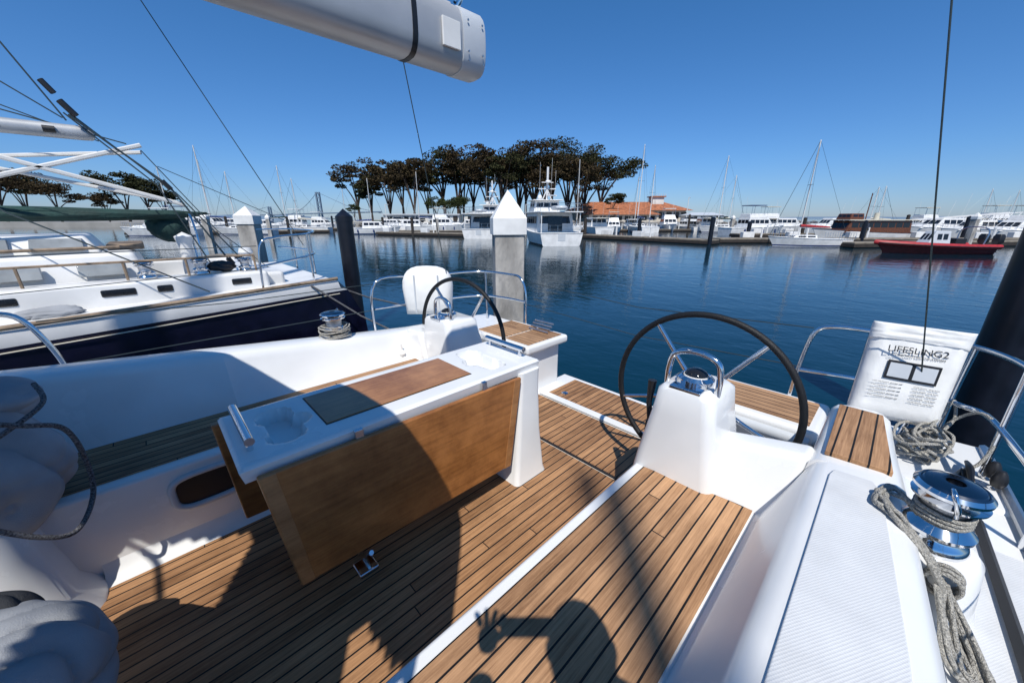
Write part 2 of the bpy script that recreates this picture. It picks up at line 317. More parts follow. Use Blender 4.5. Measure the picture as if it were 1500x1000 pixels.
lathe(Y,'sole_padeye',(2.52,1.9,0.004),[(.03,0),(.03,.004),(.012,.01),(0,.01)],CHR,20)
sheet(Y,'helm_well_sole_near',1.78,2.36,0.10,0.74,0.001,GEL)
sheet(Y,'companion_step_teak',-1.25,-0.87,0.75,1.95,0.003,TEAKX)
box(Y,'near_helm_seat_base',2.40,2.76,0.09,0.66,-0.3,0.44,GEL,0.03)
box(Y,'near_helm_seat',2.30,2.76,0.09,0.71,0.40,0.488,GEL,0.03)
sheet(Y,'near_helm_seat_teak',2.36,2.70,0.14,0.66,0.496,TEAKX)
tube(Y,'near_helm_seat_lip',[(2.31,0.12,0.415),(2.31,0.68,0.415)],0.035,GELG,seg=14)
hexa(Y,'far_seat',[(-0.6,2.185,-0.3),(1.56,2.17,-0.3),(1.56,2.8,-0.3),(-0.6,2.8,-0.3)],[(-0.6,2.165,0.438),(1.56,2.15,0.438),(1.56,2.8,0.438),(-0.6,2.8,0.438)],GEL,0.02)
sheet(Y,'far_seat_teak',-0.55,1.42,2.225,2.63,0.445,TEAKS)
loft(Y,'sole_cove',[[(x,2.09,-0.004),(x,2.13,0.012),(x,2.165,0.05),(x,2.185,0.12),(x,2.25,0.12),(x,2.25,-0.004)] for x in (-0.45,1.5)],GEL,ang=60)
def zc(x): return 0.84-0.10*(x+0.7) if x<1.5 else 0.62-0.03*(x-1.5)
def far_sec(x,k=0.0):
    z=zc(x); s=max(0,x-1.6)*0.05
    return [(x,2.60,-0.9),(x,2.60,0.38),(x,2.638,0.43),(x,2.645+k,0.46),(x,2.76+k*.6,z-0.05),(x,2.785+k*.4,z-0.012),(x,2.82,z),(x,2.98-s,z),(x,3.03-s,z-0.02),(x,3.06-s,z-0.06),(x,3.15-s,0.50),(x,3.2-s,0.47),(x,3.48-s,0.45),(x,3.52-s,0.41),(x,3.53-s,0.33),(x,3.42-s,-0.9)]
loft(Y,'far_coaming_forward',[far_sec(x) for x in (-6,-4,-2,-0.7,0.0,0.20)],GEL,ang=50)
loft(Y,'far_coaming_aft',[far_sec(x,0.0 if x<0.23 else 0.035) for x in (0.20,0.26,0.8,1.3,1.55)],GEL,ang=50)
def far_sec2(x):
    z=zc(x); s=max(0,x-1.6)*0.05
    return [(x,2.80,-0.9),(x,2.80,z-0.05),(x,2.81,z-0.012),(x,2.84,z),(x,2.98-s,z),(x,3.03-s,z-0.02),(x,3.06-s,z-0.06),(x,3.15-s,0.50),(x,3.2-s,0.47),(x,3.48-s,0.45),(x,3.52-s,0.41),(x,3.53-s,0.33),(x,3.42-s,-0.9)]
loft(Y,'far_coaming_helm',[far_sec2(x) for x in (1.55,1.9,2.2)],GEL,ang=50)
hexa(Y,'far_quarter',[(2.2,2.8,-0.9),(2.78,2.8,-0.9),(2.78,3.38,-0.9),(2.2,3.4,-0.9)],[(2.2,2.8,0.46),(2.80,2.8,0.46),(2.84,3.40,0.45),(2.2,3.5,0.45)],GEL,0.03)
sheet(Y,'helm_well_sole_far',1.7,2.3,2.1,2.8,0.001,GEL)
box(Y,'far_helm_seat_base',2.26,2.72,2.14,2.82,-0.3,0.42,GEL,0.03)
box(Y,'far_helm_seat',2.19,2.76,2.07,2.84,0.41,0.488,GEL,0.025)
sheet(Y,'far_helm_seat_teak_a',2.24,2.70,2.11,2.40,0.496,TEAKX)
sheet(Y,'far_helm_seat_teak_b',2.24,2.70,2.43,2.80,0.496,TEAKX)
tubes(Y,'boarding_ladder_rungs',[([(2.60+.03*k,2.20,0.51+.022*k),(2.60+.03*k,2.44,0.51+.022*k)],0.010) for k in range(4)],CHRB,8)
hexa(Y,'far_seat_end',[(1.42,2.15,-0.3),(1.72,2.15,-0.3),(1.72,2.82,-0.3),(1.42,2.82,-0.3)],[(1.46,2.62,0.66),(1.62,2.62,0.64),(1.62,2.83,0.64),(1.46,2.83,0.66)],GEL,0.03)
secs=[rrect(-1.45+dx,2.42,0.98-0.0+dx,0.46,0.10,z) for z,dx in ((-0.1,0.03),(0.02,0.01),(0.10,-0.02),(0.35,-0.04),(0.70,-0.06),(0.80,-0.08),(0.82,-0.11))]
loft(Y,'far_bulkhead_corner',secs,GEL,ang=60)
box(Y,'companionway_bulkhead',-2.6,-1.85,0.0,3.0,-0.4,1.0,GEL,0.05)
hexa(Y,'coachroof',[(-6,0.2,0.4),(-2.3,0.0,0.4),(-2.3,2.9,0.4),(-6,2.7,0.4)],[(-6,0.5,0.85),(-2.3,0.3,1.05),(-2.3,2.6,1.05),(-6,2.4,0.85)],GEL,0.06)
loft(Y,'foredeck_hull',[[(-6,-0.6,-0.9),(-6,-0.66,0.43),(-6,3.53,0.43),(-6,3.4,-0.9)],[(-9,0.1,-0.9),(-9,-0.15,0.5),(-9,3.0,0.5),(-9,2.7,-0.9)],[(-11.5,1.3,-0.9),(-12,1.3,0.65),(-12,1.5,0.65),(-11.5,1.5,-0.9)]],GEL)
lathe(Y,'mast',(-4.0,1.42,0.8),[(0.11,0),(0.11,8),(0.09,16),(0,16.1)],ALU)
def ellpts(cx,cz,hx,hz,y,n=2.6,N=40):
    o=[]
    for k in range(N):
        a=2*PI*k/N; c=math.cos(a); s=math.sin(a)
        o.append((cx+hx*math.copysign(abs(c)**(2/n),c),y,cz+hz*math.copysign(abs(s)**(2/n),s)))
    return o
tube(Y,'locker_opening_rim',ellpts(-0.02,0.285,0.145,0.088,2.160,3.6),0.016,GELG,seg=8,closed=True)
mk(Y,'locker_opening_dark',ellpts(-0.02,0.285,0.142,0.08,2.1625,3.6),[tuple(range(40))],BLK,smooth=False)  # flat black face stands in for the shaded locker interior
tube(Y,'near_toe_rail',[(-3,-0.665,0.45),(0.5,-0.62,0.46),(1.6,-0.57,0.46),(2.2,-0.54,0.46),(2.8,-0.5,0.46)],0.018,CHRB,seg=6)
tube(Y,'near_track',[(0.6,-0.50,0.465),(2.05,-0.425,0.465)],0.016,BLK,seg=4)
WX,WY=1.468,-0.245
lathe(Y,'winch_pod',(WX,WY,0.40),[(0.15,0),(0.125,0.1),(0.108,0.24),(0.098,0.252),(0,0.256)],GEL,seg=40)

# ---------- winch
def winch(loc,s=1.0,rot=0,par=None,top=None):
    e=root('winch',loc,rot)
    lathe(e,'base_flange',(0,0,0),[(0,0),(0.105*s,0),(0.108*s,0.012*s),(0.10*s,0.03*s),(0.088*s,0.04*s),(0.086*s,0.05*s)],CHR,40)
    lathe(e,'lower_drum',(0,0,0),[(0.086*s,0.045*s),(0.108*s,0.06*s),(0.110*s,0.072*s),(0.095*s,0.085*s),(0.075*s,0.10*s)],CHR,40)
    lathe(e,'grip_drum',(0,0,0),[(0.073*s,0.095*s),(0.069*s,0.12*s),(0.070*s,0.145*s),(0.078*s,0.165*s)],CHRB,40)
    lathe(e,'self_tailer_lower_jaw',(0,0,0),[(0.078*s,0.163*s),(0.108*s,0.175*s),(0.110*s,0.182*s),(0.09*s,0.19*s),(0.085*s,0.195*s)],CHR,40)
    lathe(e,'self_tailer_upper_jaw',(0,0,0),[(0.085*s,0.195*s),(0.110*s,0.205*s),(0.112*s,0.216*s),(0.10*s,0.228*s)],CHR,40)
    lathe(e,'top_cap',(0,0,0),[(0.10*s,0.228*s),(0.094*s,0.232*s),(0.090*s,0.229*s),(0.084*s,0.233*s),(0.05*s,0.240*s),(0.028*s,0.240*s),(0.026*s,0.222*s),(0,0.222*s)],top or CHRD,40,ang=15)
    tube(e,'feeder_arm',[(0.07*s,0.065*s,0.16*s),(0.095*s,0.07*s,0.20*s),(0.095*s,0.05*s,0.235*s),(0.07*s,0.03*s,0.238*s)],0.009*s,CHR,sm=5)
    return e
w_=winch((WX,WY,0.655),0.70,2.6); w_.scale=(1,1,1.22)
winch((0.92,2.93,0.685),0.8,0.3)

# ---------- steering wheels
def wheel(c,R,toe=0,tilt=0.0):
    e=root('steering_wheel',c); e.rotation_euler=(0,tilt,toe)
    ring=[(0,R*math.cos(2*PI*k/72),R*math.sin(2*PI*k/72)) for k in range(72)]
    tube(e,'rim',ring,0.0165,LEATH,seg=12,closed=True)
    sp=[]
    for k in range(5):
        a=math.radians(90+36+72*k); sp.append(([(0.045,0.04*math.cos(a),0.04*math.sin(a)),(0.02,R*0.5*math.cos(a),R*0.5*math.sin(a)),(0,(R-0.01)*math.cos(a),(R-0.01)*math.sin(a))],[0.014,0.012,0.011]))
    tubes(e,'spokes',sp,CHR,10)
    tube(e,'hub',[(-0.20,0,0),(-0.02,0,0),(0.0,0,0),(0.06,0,0)],[0.035,0.035,0.05,0.045],CHR,seg=20)
    return e
wheel((2.0,0.605,0.615),0.465,0,0)
wheel((1.80,2.50,0.60),0.475,0.16,0)

def binnacle(cx,cy,z,n):
    e=root('helm_instrument_binnacle')
    tube(e,'grab_hoop',[(cx-0.02,cy-0.105,z-0.02),(cx-0.02,cy-0.105,z+0.06),(cx-0.02,cy-0.085,z+0.125),(cx-0.02,cy,z+0.15),(cx-0.02,cy+0.085,z+0.125),(cx-0.02,cy+0.105,z+0.06),(cx-0.02,cy+0.105,z-0.02)],0.013,CHR,seg=12,sm=6)
    lathe(e,'compass_bowl',(cx+0.02,cy,z-0.01),[(0.06,0),(0.06,0.02),(0.054,0.03),(0.050,0.045),(0.04,0.062),(0.02,0.072),(0,0.075)],GLASS,28)
    lathe(e,'compass_bezel',(cx+0.02,cy,z),[(0.075,-0.012),(0.075,0.022),(0.060,0.036),(0.054,0.028)],CHR,28)
    lathe(e,'compass_card',(cx+0.02,cy,z),[(0.052,0.031),(0.050,0.037),(0.030,0.0372)],CAPW,28)
    box(e,'instrument_display',cx-0.10,cx-0.045,cy-0.065,cy+0.065,z-0.012,z+0.006,CHR,0.005)
binnacle(1.60,0.51,0.865,0); binnacle(1.60,2.42,0.81,1)
e=root('throttle_lever')
tube(e,'lever',[(1.66,0.70,0.55),(1.68,0.73,0.66),(1.69,0.73,0.78)],[0.016,0.014,0.022],BLK,seg=8)
box(e,'throttle_base',1.6,1.72,0.655,0.705,0.50,0.60,BLK,0.01)

# ---------- cockpit table
T=root('cockpit_table')
nx,ny=150,50; V=[];F=[]
tx0,tx1,ty0,ty1=0.06,1.56,1.375,1.865
def rr_sd(x,y,cx,cy,hx,hy,r):
    qx=abs(x-cx)-hx+r; qy=abs(y-cy)-hy+r
    return math.hypot(max(qx,0),max(qy,0))+min(max(qx,qy),0)-r
def ss(a,b,t):
    t=max(0,min(1,(t-a)/(b-a))); return t*t*(3-2*t)
def tz(x,y):
    z=0.75
    d=min(rr_sd(x,y,0.245,1.62,0.05,0.15,0.03),math.hypot(x-0.24,y-1.71)-0.065,math.hypot(x-0.24,y-1.53)-0.065,math.hypot(x-0.30,y-1.62)-0.05)
    z-=0.06*ss(0.007,-0.007,d)
    d=min(rr_sd(x,y,1.30,1.62,0.055,0.17,0.03),math.hypot(x-1.30,y-1.71)-0.065,math.hypot(x-1.30,y-1.53)-0.065,math.hypot(x-1.24,y-1.62)-0.05)
    z-=0.06*ss(0.007,-0.007,d)
    e=min(x-tx0,tx1-x,y-ty0,ty1-y); z-=0.012*ss(0.012,0.0,e)
    return z
for i in range(nx+1):
    for j in range(ny+1):
        x=tx0+(tx1-tx0)*i/nx; y=ty0+(ty1-ty0)*j/ny; V.append((x,y,tz(x,y)))
for i in range(nx):
    for j in range(ny):
        a=i*(ny+1)+j; F.append((a,a+ny+1,a+ny+2,a+1))
mk(T,'top_moulding',V,F,GEL,ang=60)
te=hexa(T,'top_edge',[(tx0+.01,ty0+.01,0.688),(tx1-.01,ty0+.01,0.688),(tx1-.01,ty1-.01,0.688),(tx0+.01,ty1-.01,0.688)],[(tx0,ty0,0.7385),(tx1,ty0,0.7385),(tx1,ty1,0.7385),(tx0,ty1,0.7385)],GEL)
bm=bmesh.new(); bm.from_mesh(te.data); bm.faces.ensure_lookup_table()
up=[f for f in bm.faces if f.normal.z>0.9]; bmesh.ops.delete(bm,geom=up,context='FACES'); bm.to_mesh(te.data); bm.free()
box(T,'teak_inset_frame',0.375,1.125,1.478,1.802,0.745,0.752,BLK,0.001)
box(T,'teak_inset',0.38,1.12,1.483,1.797,0.748,0.756,VARN2,0.002)
def leaf(nm,y0,y1,yb,xa,xb):
    hexa(T,nm,[(xb,yb,0.205),(1.265,yb,0.175),(1.265,yb+.024,0.175),(xb,yb+.024,0.205)],[(xa,y0,0.715),(1.375,y0,0.695),(1.375,y1,0.695),(xa,y1,0.715)],VARN,0.008)
leaf('near_leaf',1.345,1.368,1.318,.10,.15); leaf('far_leaf',1.872,1.895,1.865,.035,.065)
hexa(T,'leaf_end_batten',[(0.152,1.3155,0.209),(0.20,1.3155,0.207),(0.20,1.320,0.207),(0.152,1.320,0.209)],[(0.104,1.3425,0.711),(0.155,1.3425,0.71),(0.155,1.347,0.71),(0.104,1.347,0.711)],VARN2,0.002)
hexa(T,'leaf_end_batten',[(1.215,1.3155,0.179),(1.262,1.3155,0.178),(1.262,1.320,0.178),(1.215,1.320,0.179)],[(1.32,1.3425,0.692),(1.371,1.3425,0.692),(1.371,1.347,0.692),(1.32,1.347,0.692)],VARN2,0.002)
loft(T,'aft_leg',[rrect(1.435+dx,1.60,hx,hy,0.03,z) for z,hx,hy,dx in ((0.0,0.135,0.30,0),(0.04,0.125,0.29,0.0),(0.3,0.10,0.262,0.015),(0.6,0.085,0.242,0.03),(0.70,0.085,0.24,0.035))],GEL,ang=60)
box(T,'forward_bracket',0.16,0.40,1.55,1.69,0.52,0.67,BLK,0.01)
tube(T,'centre_post',[(0.62,1.62,0.0),(0.62,1.62,0.66)],0.035,CHR,seg=20)
lathe(T,'post_foot',(0.62,1.62,0.003),[(0.10,0),(0.10,0.012),(0.05,0.03),(0.04,0.05)],CHR)
box(T,'stowage_bin',0.45,1.30,1.50,1.74,0.40,0.67,GEL,0.02)
for xx in (0.115,1.505):
    tube(T,'handle_bar',[(xx,1.455,0.80),(xx,1.80,0.80)],0.0165,CHR,seg=16)
    tubes(T,'handle_posts',[([(xx,1.49,0.745),(xx,1.49,0.80)],0.011),([(xx,1.765,0.745),(xx,1.765,0.80)],0.011)],CHR)
box(T,'leaf_latch',0.44,0.475,1.355,1.374,0.70,0.745,CHR,0.003)
box(T,'leaf_hinge',1.10,1.13,1.355,1.374,0.69,0.745,CHR,0.003)
tubes(T,'foot_brace',[([(0.42,1.50,0.01),(0.44,1.38,0.10)],0.012)],CHR)
box(T,'foot_brace_pad',0.37,0.46,1.36,1.45,0.004,0.03,CHR,0.008)

# ---------- stern rails
Rr=root('stern_rail')
def rail(parent,nm,pts,r=0.0125): tube(parent,nm,pts,r,CHR,seg=10,sm=6)
rail(Rr,'top_rail',[(2.75,0.30,0.48),(2.76,0.29,0.70),(2.77,0.26,0.90),(2.77,0.18,0.955),(2.77,0.0,0.965),(2.76,-0.22,0.97),(2.71,-0.34,0.975),(2.58,-0.44,0.97),(2.3,-0.50,0.96),(1.9,-0.53,0.95)])
rail(Rr,'mid_rail',[(2.76,0.29,0.66),(2.77,0.0,0.68),(2.75,-0.24,0.69),(2.68,-0.36,0.69),(2.56,-0.45,0.69),(1.9,-0.53,0.68)])
rail(Rr,'post_a',[(2.70,-0.33,0.44),(2.72,-0.33,0.7),(2.71,-0.34,0.97)])
rail(Rr,'post_b',[(2.48,-0.47,0.44),(2.50,-0.47,0.97)])
rail(Rr,'post_c',[(2.0,-0.53,0.44),(1.95,-0.53,0.95)])
rail(Rr,'post_d',[(2.76,0.02,0.44),(2.77,0.02,0.965)])
R2=root('stern_rail')
rail(R2,'top_rail',[(2.74,2.62,0.48),(2.75,2.64,0.80),(2.75,2.72,0.96),(2.75,2.90,0.98),(2.66,3.18,0.99),(2.45,3.32,0.99),(2.0,3.40,0.98),(1.5,3.43,0.97),(1.45,3.43,0.45)])
rail(R2,'mid_rail',[(2.74,2.63,0.72),(2.74,2.9,0.72),(2.66,3.18,0.72),(2.45,3.32,0.72),(1.9,3.40,0.72),(1.47,3.43,0.72)])
rail(R2,'post_a',[(2.66,3.16,0.44),(2.66,3.18,0.99)]); rail(R2,'post_b',[(2.0,3.4,0.44),(2.0,3.40,0.98)])
G=root('gate_stanchion')
rail(G,'hoop',[(-0.50,3.42,0.45),(-0.52,3.42,0.75),(-0.60,3.42,1.0),(-0.72,3.42,1.05),(-0.88,3.42,1.03),(-1.0,3.42,0.9),(-1.06,3.42,0.45)],0.015)
rail(G,'brace',[(-0.9,3.42,0.45),(-0.93,3.42,0.6),(-1.03,3.42,0.72)],0.012)
L=root('lifelines')
tubes(L,'wires',[([(-0.55,3.42,0.98),(0.4,3.42,0.95),(1.5,3.43,0.96)],0.0035),([(-0.52,3.42,0.70),(1.47,3.43,0.71)],0.0035),([(-6,-0.62,0.98),(1.9,-0.53,0.95)],0.0035),([(-1.05,3.42,0.98),(-6,3.4,0.98)],0.0035),
  ([(2.77,0.27,0.93),(2.80,1.4,0.86),(2.75,2.63,0.93)],0.003),([(2.76,0.29,0.68),(2.80,1.4,0.62),(2.74,2.62,0.70)],0.003)],WIRE)
# rescue sling bag
B=root('rescue_sling_bag')
def bag(parent,name,BL,BR,TR,TL,th,m,bulge=0.03):
    BL,BR,TR,TL=map(Vector,(BL,BR,TR,TL)); nrm=(BR-BL).cross(TL-BL).normalized(); V=[];F=[]; n=20
    for side in (0,1):
        for i in range(n+1):
            for j in range(n+1):
                u=i/n; v=j/n; p=(BL*(1-u)+BR*u)*(1-v)+(TL*(1-u)+TR*u)*v
                ed=min(u,1-u,v,1-v); ro=ss(0,0.10,ed)
                w=0.004*noise.noise(Vector((u*4+side*7,v*5,1)))+0.002*noise.noise(Vector((u*11,v*9,3)))
                p=p+nrm*((0.5*th*(0.55+0.45*ro)+bulge*math.sin(PI*u)*math.sin(PI*v)+w)*(1 if side==0 else -1)); V.append(p)
    N=(n+1)**2
    for s in (0,1):
        for i in range(n):
            for j in range(n):
                a=s*N+i*(n+1)+j; F.append((a,a+n+1,a+n+2,a+1))
    for i in range(n):
        for (a,b) in ((i*(n+1),(i+1)*(n+1)),(i*(n+1)+n,(i+1)*(n+1)+n),(i,i+1),(n*(n+1)+i,n*(n+1)+i+1)):
            F.append((a,b,b+N,a+N))
    return mk(parent,name,V,F,m,ang=70),nrm
A4=((2.53,0.02,0.57),(2.60,-0.30,0.57),(2.66,-0.31,1.03),(2.64,0.02,1.03))
A5=((2.622,0.026,0.96),(2.652,-0.312,0.96),(2.663,-0.318,1.045),(2.643,0.026,1.045))
bag(B,'bag_body',*A4,0.09,WCAN,0.012)
bag(B,'bag_flap',*A5,0.106,WCAN,0.004)
def text(parent,s,p,size,xdir,up,m,name='label_text'):
    c=bpy.data.curves.new(name,'FONT'); c.body=s; c.size=size; c.extrude=0.0003; c.align_x='CENTER'; c.materials.append(m)
    o=bpy.data.objects.new(name,c); S.collection.objects.link(o); x=Vector(xdir).normalized(); u=Vector(up).normalized(); z=x.cross(u).normalized(); u=z.cross(x)
    o.matrix_world=Matrix.Translation(p)@Matrix((x,u,z)).transposed().to_4x4(); o.parent=parent; return o
a0_,b0_,c0_,d0_=map(Vector,A4); nn=(b0_-a0_).cross(d0_-a0_).normalized()
if nn.x>0: nn=-nn
xd=(b0_-a0_).normalized(); upv=nn.cross(xd); upv=upv if upv.z>0 else -upv
def bp(u,v,d):
    bul=0.012*math.sin(PI*u)*math.sin(PI*v)
    return (a0_*(1-u)+b0_*u)*(1-v)+(d0_*(1-u)+c0_*u)*v+nn*(d+bul)
def curved(name,u0,u1,v0,v1,d,m,n=8):
    V=[bp(u0+(u1-u0)*i/n,v0+(v1-v0)*j/n,d) for i in range(n+1) for j in range(n+1)]
    mk(B,name,V,[(i*(n+1)+j,(i+1)*(n+1)+j,(i+1)*(n+1)+j+1,i*(n+1)+j+1) for i in range(n) for j in range(n)],m)
text(B,'LIFESLING2',bp(0.50,0.745,0.0575),0.043,xd,upv,BLK)
text(B,'OVERBOARD RESCUE SYSTEM',bp(0.52,0.705,0.0545),0.014,xd,upv,BLK)
curved('picture_panel',0.24,0.80,0.45,0.65,0.0512,BLK)
curved('picture_a',0.27,0.50,0.475,0.625,0.0525,GELG); curved('picture_b',0.54,0.77,0.475,0.625,0.0525,GELG)
for k in range(5):
    text(B,'crew overboard  shorten sail',bp(0.30,0.40-0.04*k,0.053),0.0095,xd,upv,BLK)
    text(B,'circle slowly  stop boat',bp(0.72,0.40-0.04*k,0.053),0.0095,xd,upv,BLK)
# life buoy bag far
B2=root('life_buoy_bag')
def arch(w,z0,z1,h):
    out=[hr(h,-0.84-w/2*.9,z0),]
    for k in range(13):
        a=PI*k/12; c=math.cos(a); s=math.sin(a)
        out.append(hr(h,-0.84-w/2*math.copysign(abs(c)**.7,c),z1-.2+.2*abs(s)**.8))
    out.append(hr(h,-0.84+w/2*.9,z0)); return out
loft(B2,'bag_body',[arch(.40,.70,1.05,3.58),arch(.48,.64,1.10,3.62),arch(.50,.62,1.11,3.68),arch(.48,.64,1.10,3.74),arch(.40,.70,1.05,3.77)],WCAN,ang=70)
tubes(B2,'straps',[([hr(3.585,-0.95,.66),hr(3.575,-0.95,1.03)],0.009),([hr(3.585,-0.72,.66),hr(3.575,-0.72,1.03)],0.009)],GELG)

# ---------- ropes
RC=root('rope_coil')
lst=[]; RR=0.0055
for k in range(3):
    z=0.655+0.094+0.012*k
    lst.append((cr([(WX+0.057*math.cos(a),WY+0.057*math.sin(a),z+0.002*math.sin(a*3)) for a in [i*PI/5 for i in range(11)]],4),0.0055))
j=lambda s:random.uniform(-s,s)
for k in range(8):
    lst.append((cr([(WX-.02+j(.01),WY+0.06+j(.01),0.76+j(.01)),(WX+.05+j(.03),WY+0.10+j(.012),0.745),(WX-.03+j(.03),WY+0.125+j(.015),0.748+j(.005)),(WX-.09+j(.015),WY+0.09+j(.015),0.745+j(.008)),(WX-.125+j(.012),WY+0.02+j(.015),0.68+j(.01)),(WX-.13+j(.02),WY-0.04+j(.015),0.58+j(.02)),(WX-.17+j(.02),WY-0.09+j(.015),0.50+j(.015)),(WX-.24+j(.03),WY-0.12+j(.015),0.47)],6),RR))
for k in range(7):
    lst.append((cr([(WX-.12+j(.01),WY-0.03+j(.012),0.63+j(.01)),(WX-.15+j(.02),WY-0.09+j(.015),0.53),(WX-.23+j(.02),WY-0.135+j(.015),0.475+j(.01)),(WX-.28+j(.02),WY-0.12+j(.02),0.48),(WX-.23+j(.02),WY-0.07+j(.02),0.51+j(.01)),(WX-.14,WY-0.03+j(.015),0.62)],6),RR))
for q_ in range(3): lst.append((cr([(WX-.125+0.011*q_,WY-0.03+0.035*math.cos(a),0.615+.006*q_+0.036*math.sin(a)) for a in [i*PI/4 for i in range(9)]],4),RR))
tubes(RC,'strands',lst,ROPE,8)
R3=root('rope_coil'); lst=[]
for k in range(16):
    cx=2.50+random.uniform(-.06,.06); cy=-0.27+random.uniform(-.03,.03); r=random.uniform(0.06,0.12); z=0.465+0.008*k; ph=random.uniform(0,6)
    lst.append((cr([(cx+r*math.cos(ph+a)*1.1,cy+r*0.7*math.sin(ph+a),z+0.02*math.sin(2*a+ph)) for a in [i*PI/4 for i in range(8)]],4,True),0.0065))
lst.append((cr([(2.52,-0.28,0.6),(2.66,-0.32,0.66),(2.70,-0.34,0.70),(2.68,-0.36,0.62),(2.58,-0.33,0.58)],5),0.0065))
lst.append((cr([(2.62,-0.30,0.5),(2.66,-0.36,0.62),(2.60,-0.42,0.70),(2.5,-0.47,0.66),(2.46,-0.45,0.52),(2.42,-0.40,0.47),(2.3,-0.38,0.47),(2.2,-0.42,0.47)],5),0.0065))
tubes(R3,'strands',lst,ROPE,8)
R4=root('rope_coil'); lst=[]
for k in range(8):
    r=0.10+random.uniform(-.012,.02); z=0.69+0.011*k; ph=random.uniform(0,6)
    lst.append((cr([(0.92+r*math.cos(ph+a),2.93+r*math.sin(ph+a),z+0.006*math.sin(2*a+ph)) for a in [i*PI/5 for i in range(10)]],4,True),0.006))
tubes(R4,'strands',lst,ROPE,6)
CL=root('stern_cleat')
box(CL,'cleat_base',2.36,2.44,-0.44,-0.40,0.45,0.48,BLK,0.005); tube(CL,'cleat_horns',[(2.30,-0.42,0.49),(2.40,-0.42,0.505),(2.5,-0.42,0.49)],[0.008,0.014,0.008],BLK,sm=4)
for bx,by in ((2.38,-.5),(2.46,-.49)):
    BK=root('mooring_block')
    lathe(BK,'sheave_body',(bx,by,0.47),[(0,0),(0.018,0),(0.024,0.02),(0.024,0.04),(0.018,0.06),(0.010,0.075),(0,0.075)],BLK); tube(BK,'shackle',[(bx,by,0.44),(bx,by+.02,0.46),(bx,by,0.48)],0.006,CHR)

# ---------- canvas bundles left
C1=root('folded_canvas_cover')
blob(C1,'canvas',(-0.66,2.20,0.66),(0.25,0.25,0.28),CANV,6,0.19,1.6,3,3.4)
blob(C1,'canvas_roll',(-0.75,2.32,0.88),(0.30,0.20,0.12),CANV,6,0.22,1.8,9,4.0)
tube(C1,'lashing',[(-0.55,1.93,0.95),(-0.44,1.96,0.88),(-0.37,2.05,0.80),(-0.365,2.14,0.62),(-0.38,2.12,0.46),(-0.43,1.99,0.40),(-0.50,1.93,0.46),(-0.60,1.90,0.6)],0.009,ROPED,sm=8)
tube(C1,'lashing_b',[(-0.42,2.2,0.95),(-0.40,2.10,0.90),(-0.48,1.98,0.86),(-0.6,1.93,0.8)],0.008,ROPED,sm=8)
C2=root('folded_canvas_cover')
blob(C2,'canvas',(-0.56,1.36,0.36),(0.22,0.26,0.21),CANV,6,0.20,1.7,6,3.4)
blob(C2,'canvas_dark_edge',(-0.60,1.54,0.42),(0.16,0.14,0.12),CANVD,6,0.24,1.9,2,4.0)
box(C2,'locker_under',-0.95,-0.58,1.05,1.70,0.0,0.24,GEL,0.03)

# ---------- boom
BM=root('boom')
def bsec(x,s=1.0,dy=0):
    zc_=2.215; out=[]
    for k in range(24):
        a=2*PI*k/24; c=math.cos(a); s_=math.sin(a)
        out.append((x,1.44+dy+0.075*s*math.copysign(abs(c)**0.6,c),zc_+0.108*s*math.copysign(abs(s_)**0.7,s_)))
    return out
loft(BM,'spar',[bsec(x) for x in (-4.0,-1,0.2,1.06)],ALU,ang=50)
loft(BM,'end_cap',[bsec(1.06,1.035),bsec(1.165,1.035),bsec(1.172,1.0)],GELG,ang=30)
loft(BM,'band',[bsec(0.84,1.02),bsec(0.86,1.02)],BLK)
box(BM,'label',0.96,1.04,1.355,1.3645,2.16,2.25,CAPW,0.002)
for xx in (1.08,1.15):
    for zz in (2.14,2.17,2.27): tube(BM,'rivet',[(xx,1.3605,zz),(xx,1.357,zz)],.004,CHRB,8)
tube(BM,'grooved_rail',[(-3.9,1.44,2.325),(1.05,1.44,2.325)],0.018,ALU,seg=8)
tube(BM,'outhaul_shackle',[(1.08,1.44,2.32),(1.10,1.42,2.37),(1.12,1.45,2.42),(1.10,1.46,2.36)],0.010,CHR,sm=5)
tube(BM,'topping_lift',[(1.10,1.44,2.40),(-4,1.44,16.5)],0.004,WIRE)
BS=root('backstay')
tubes(BS,'wires',[([(2.66,-0.20,0.45),(2.65,-0.24,0.6),(-3.3,3.0,17.2)],0.0034)],WIRE)
tube(BS,'turnbuckle',[(2.66,-0.2,0.45),(2.64,-0.235,0.72)],0.012,CHR)
BS2=root('backstay'); tubes(BS2,'wires',[([(2.17,3.12,0.66),(1.6,2.77,2.64),(-2.5,0.3,16.8)],0.0042)],WIRE)

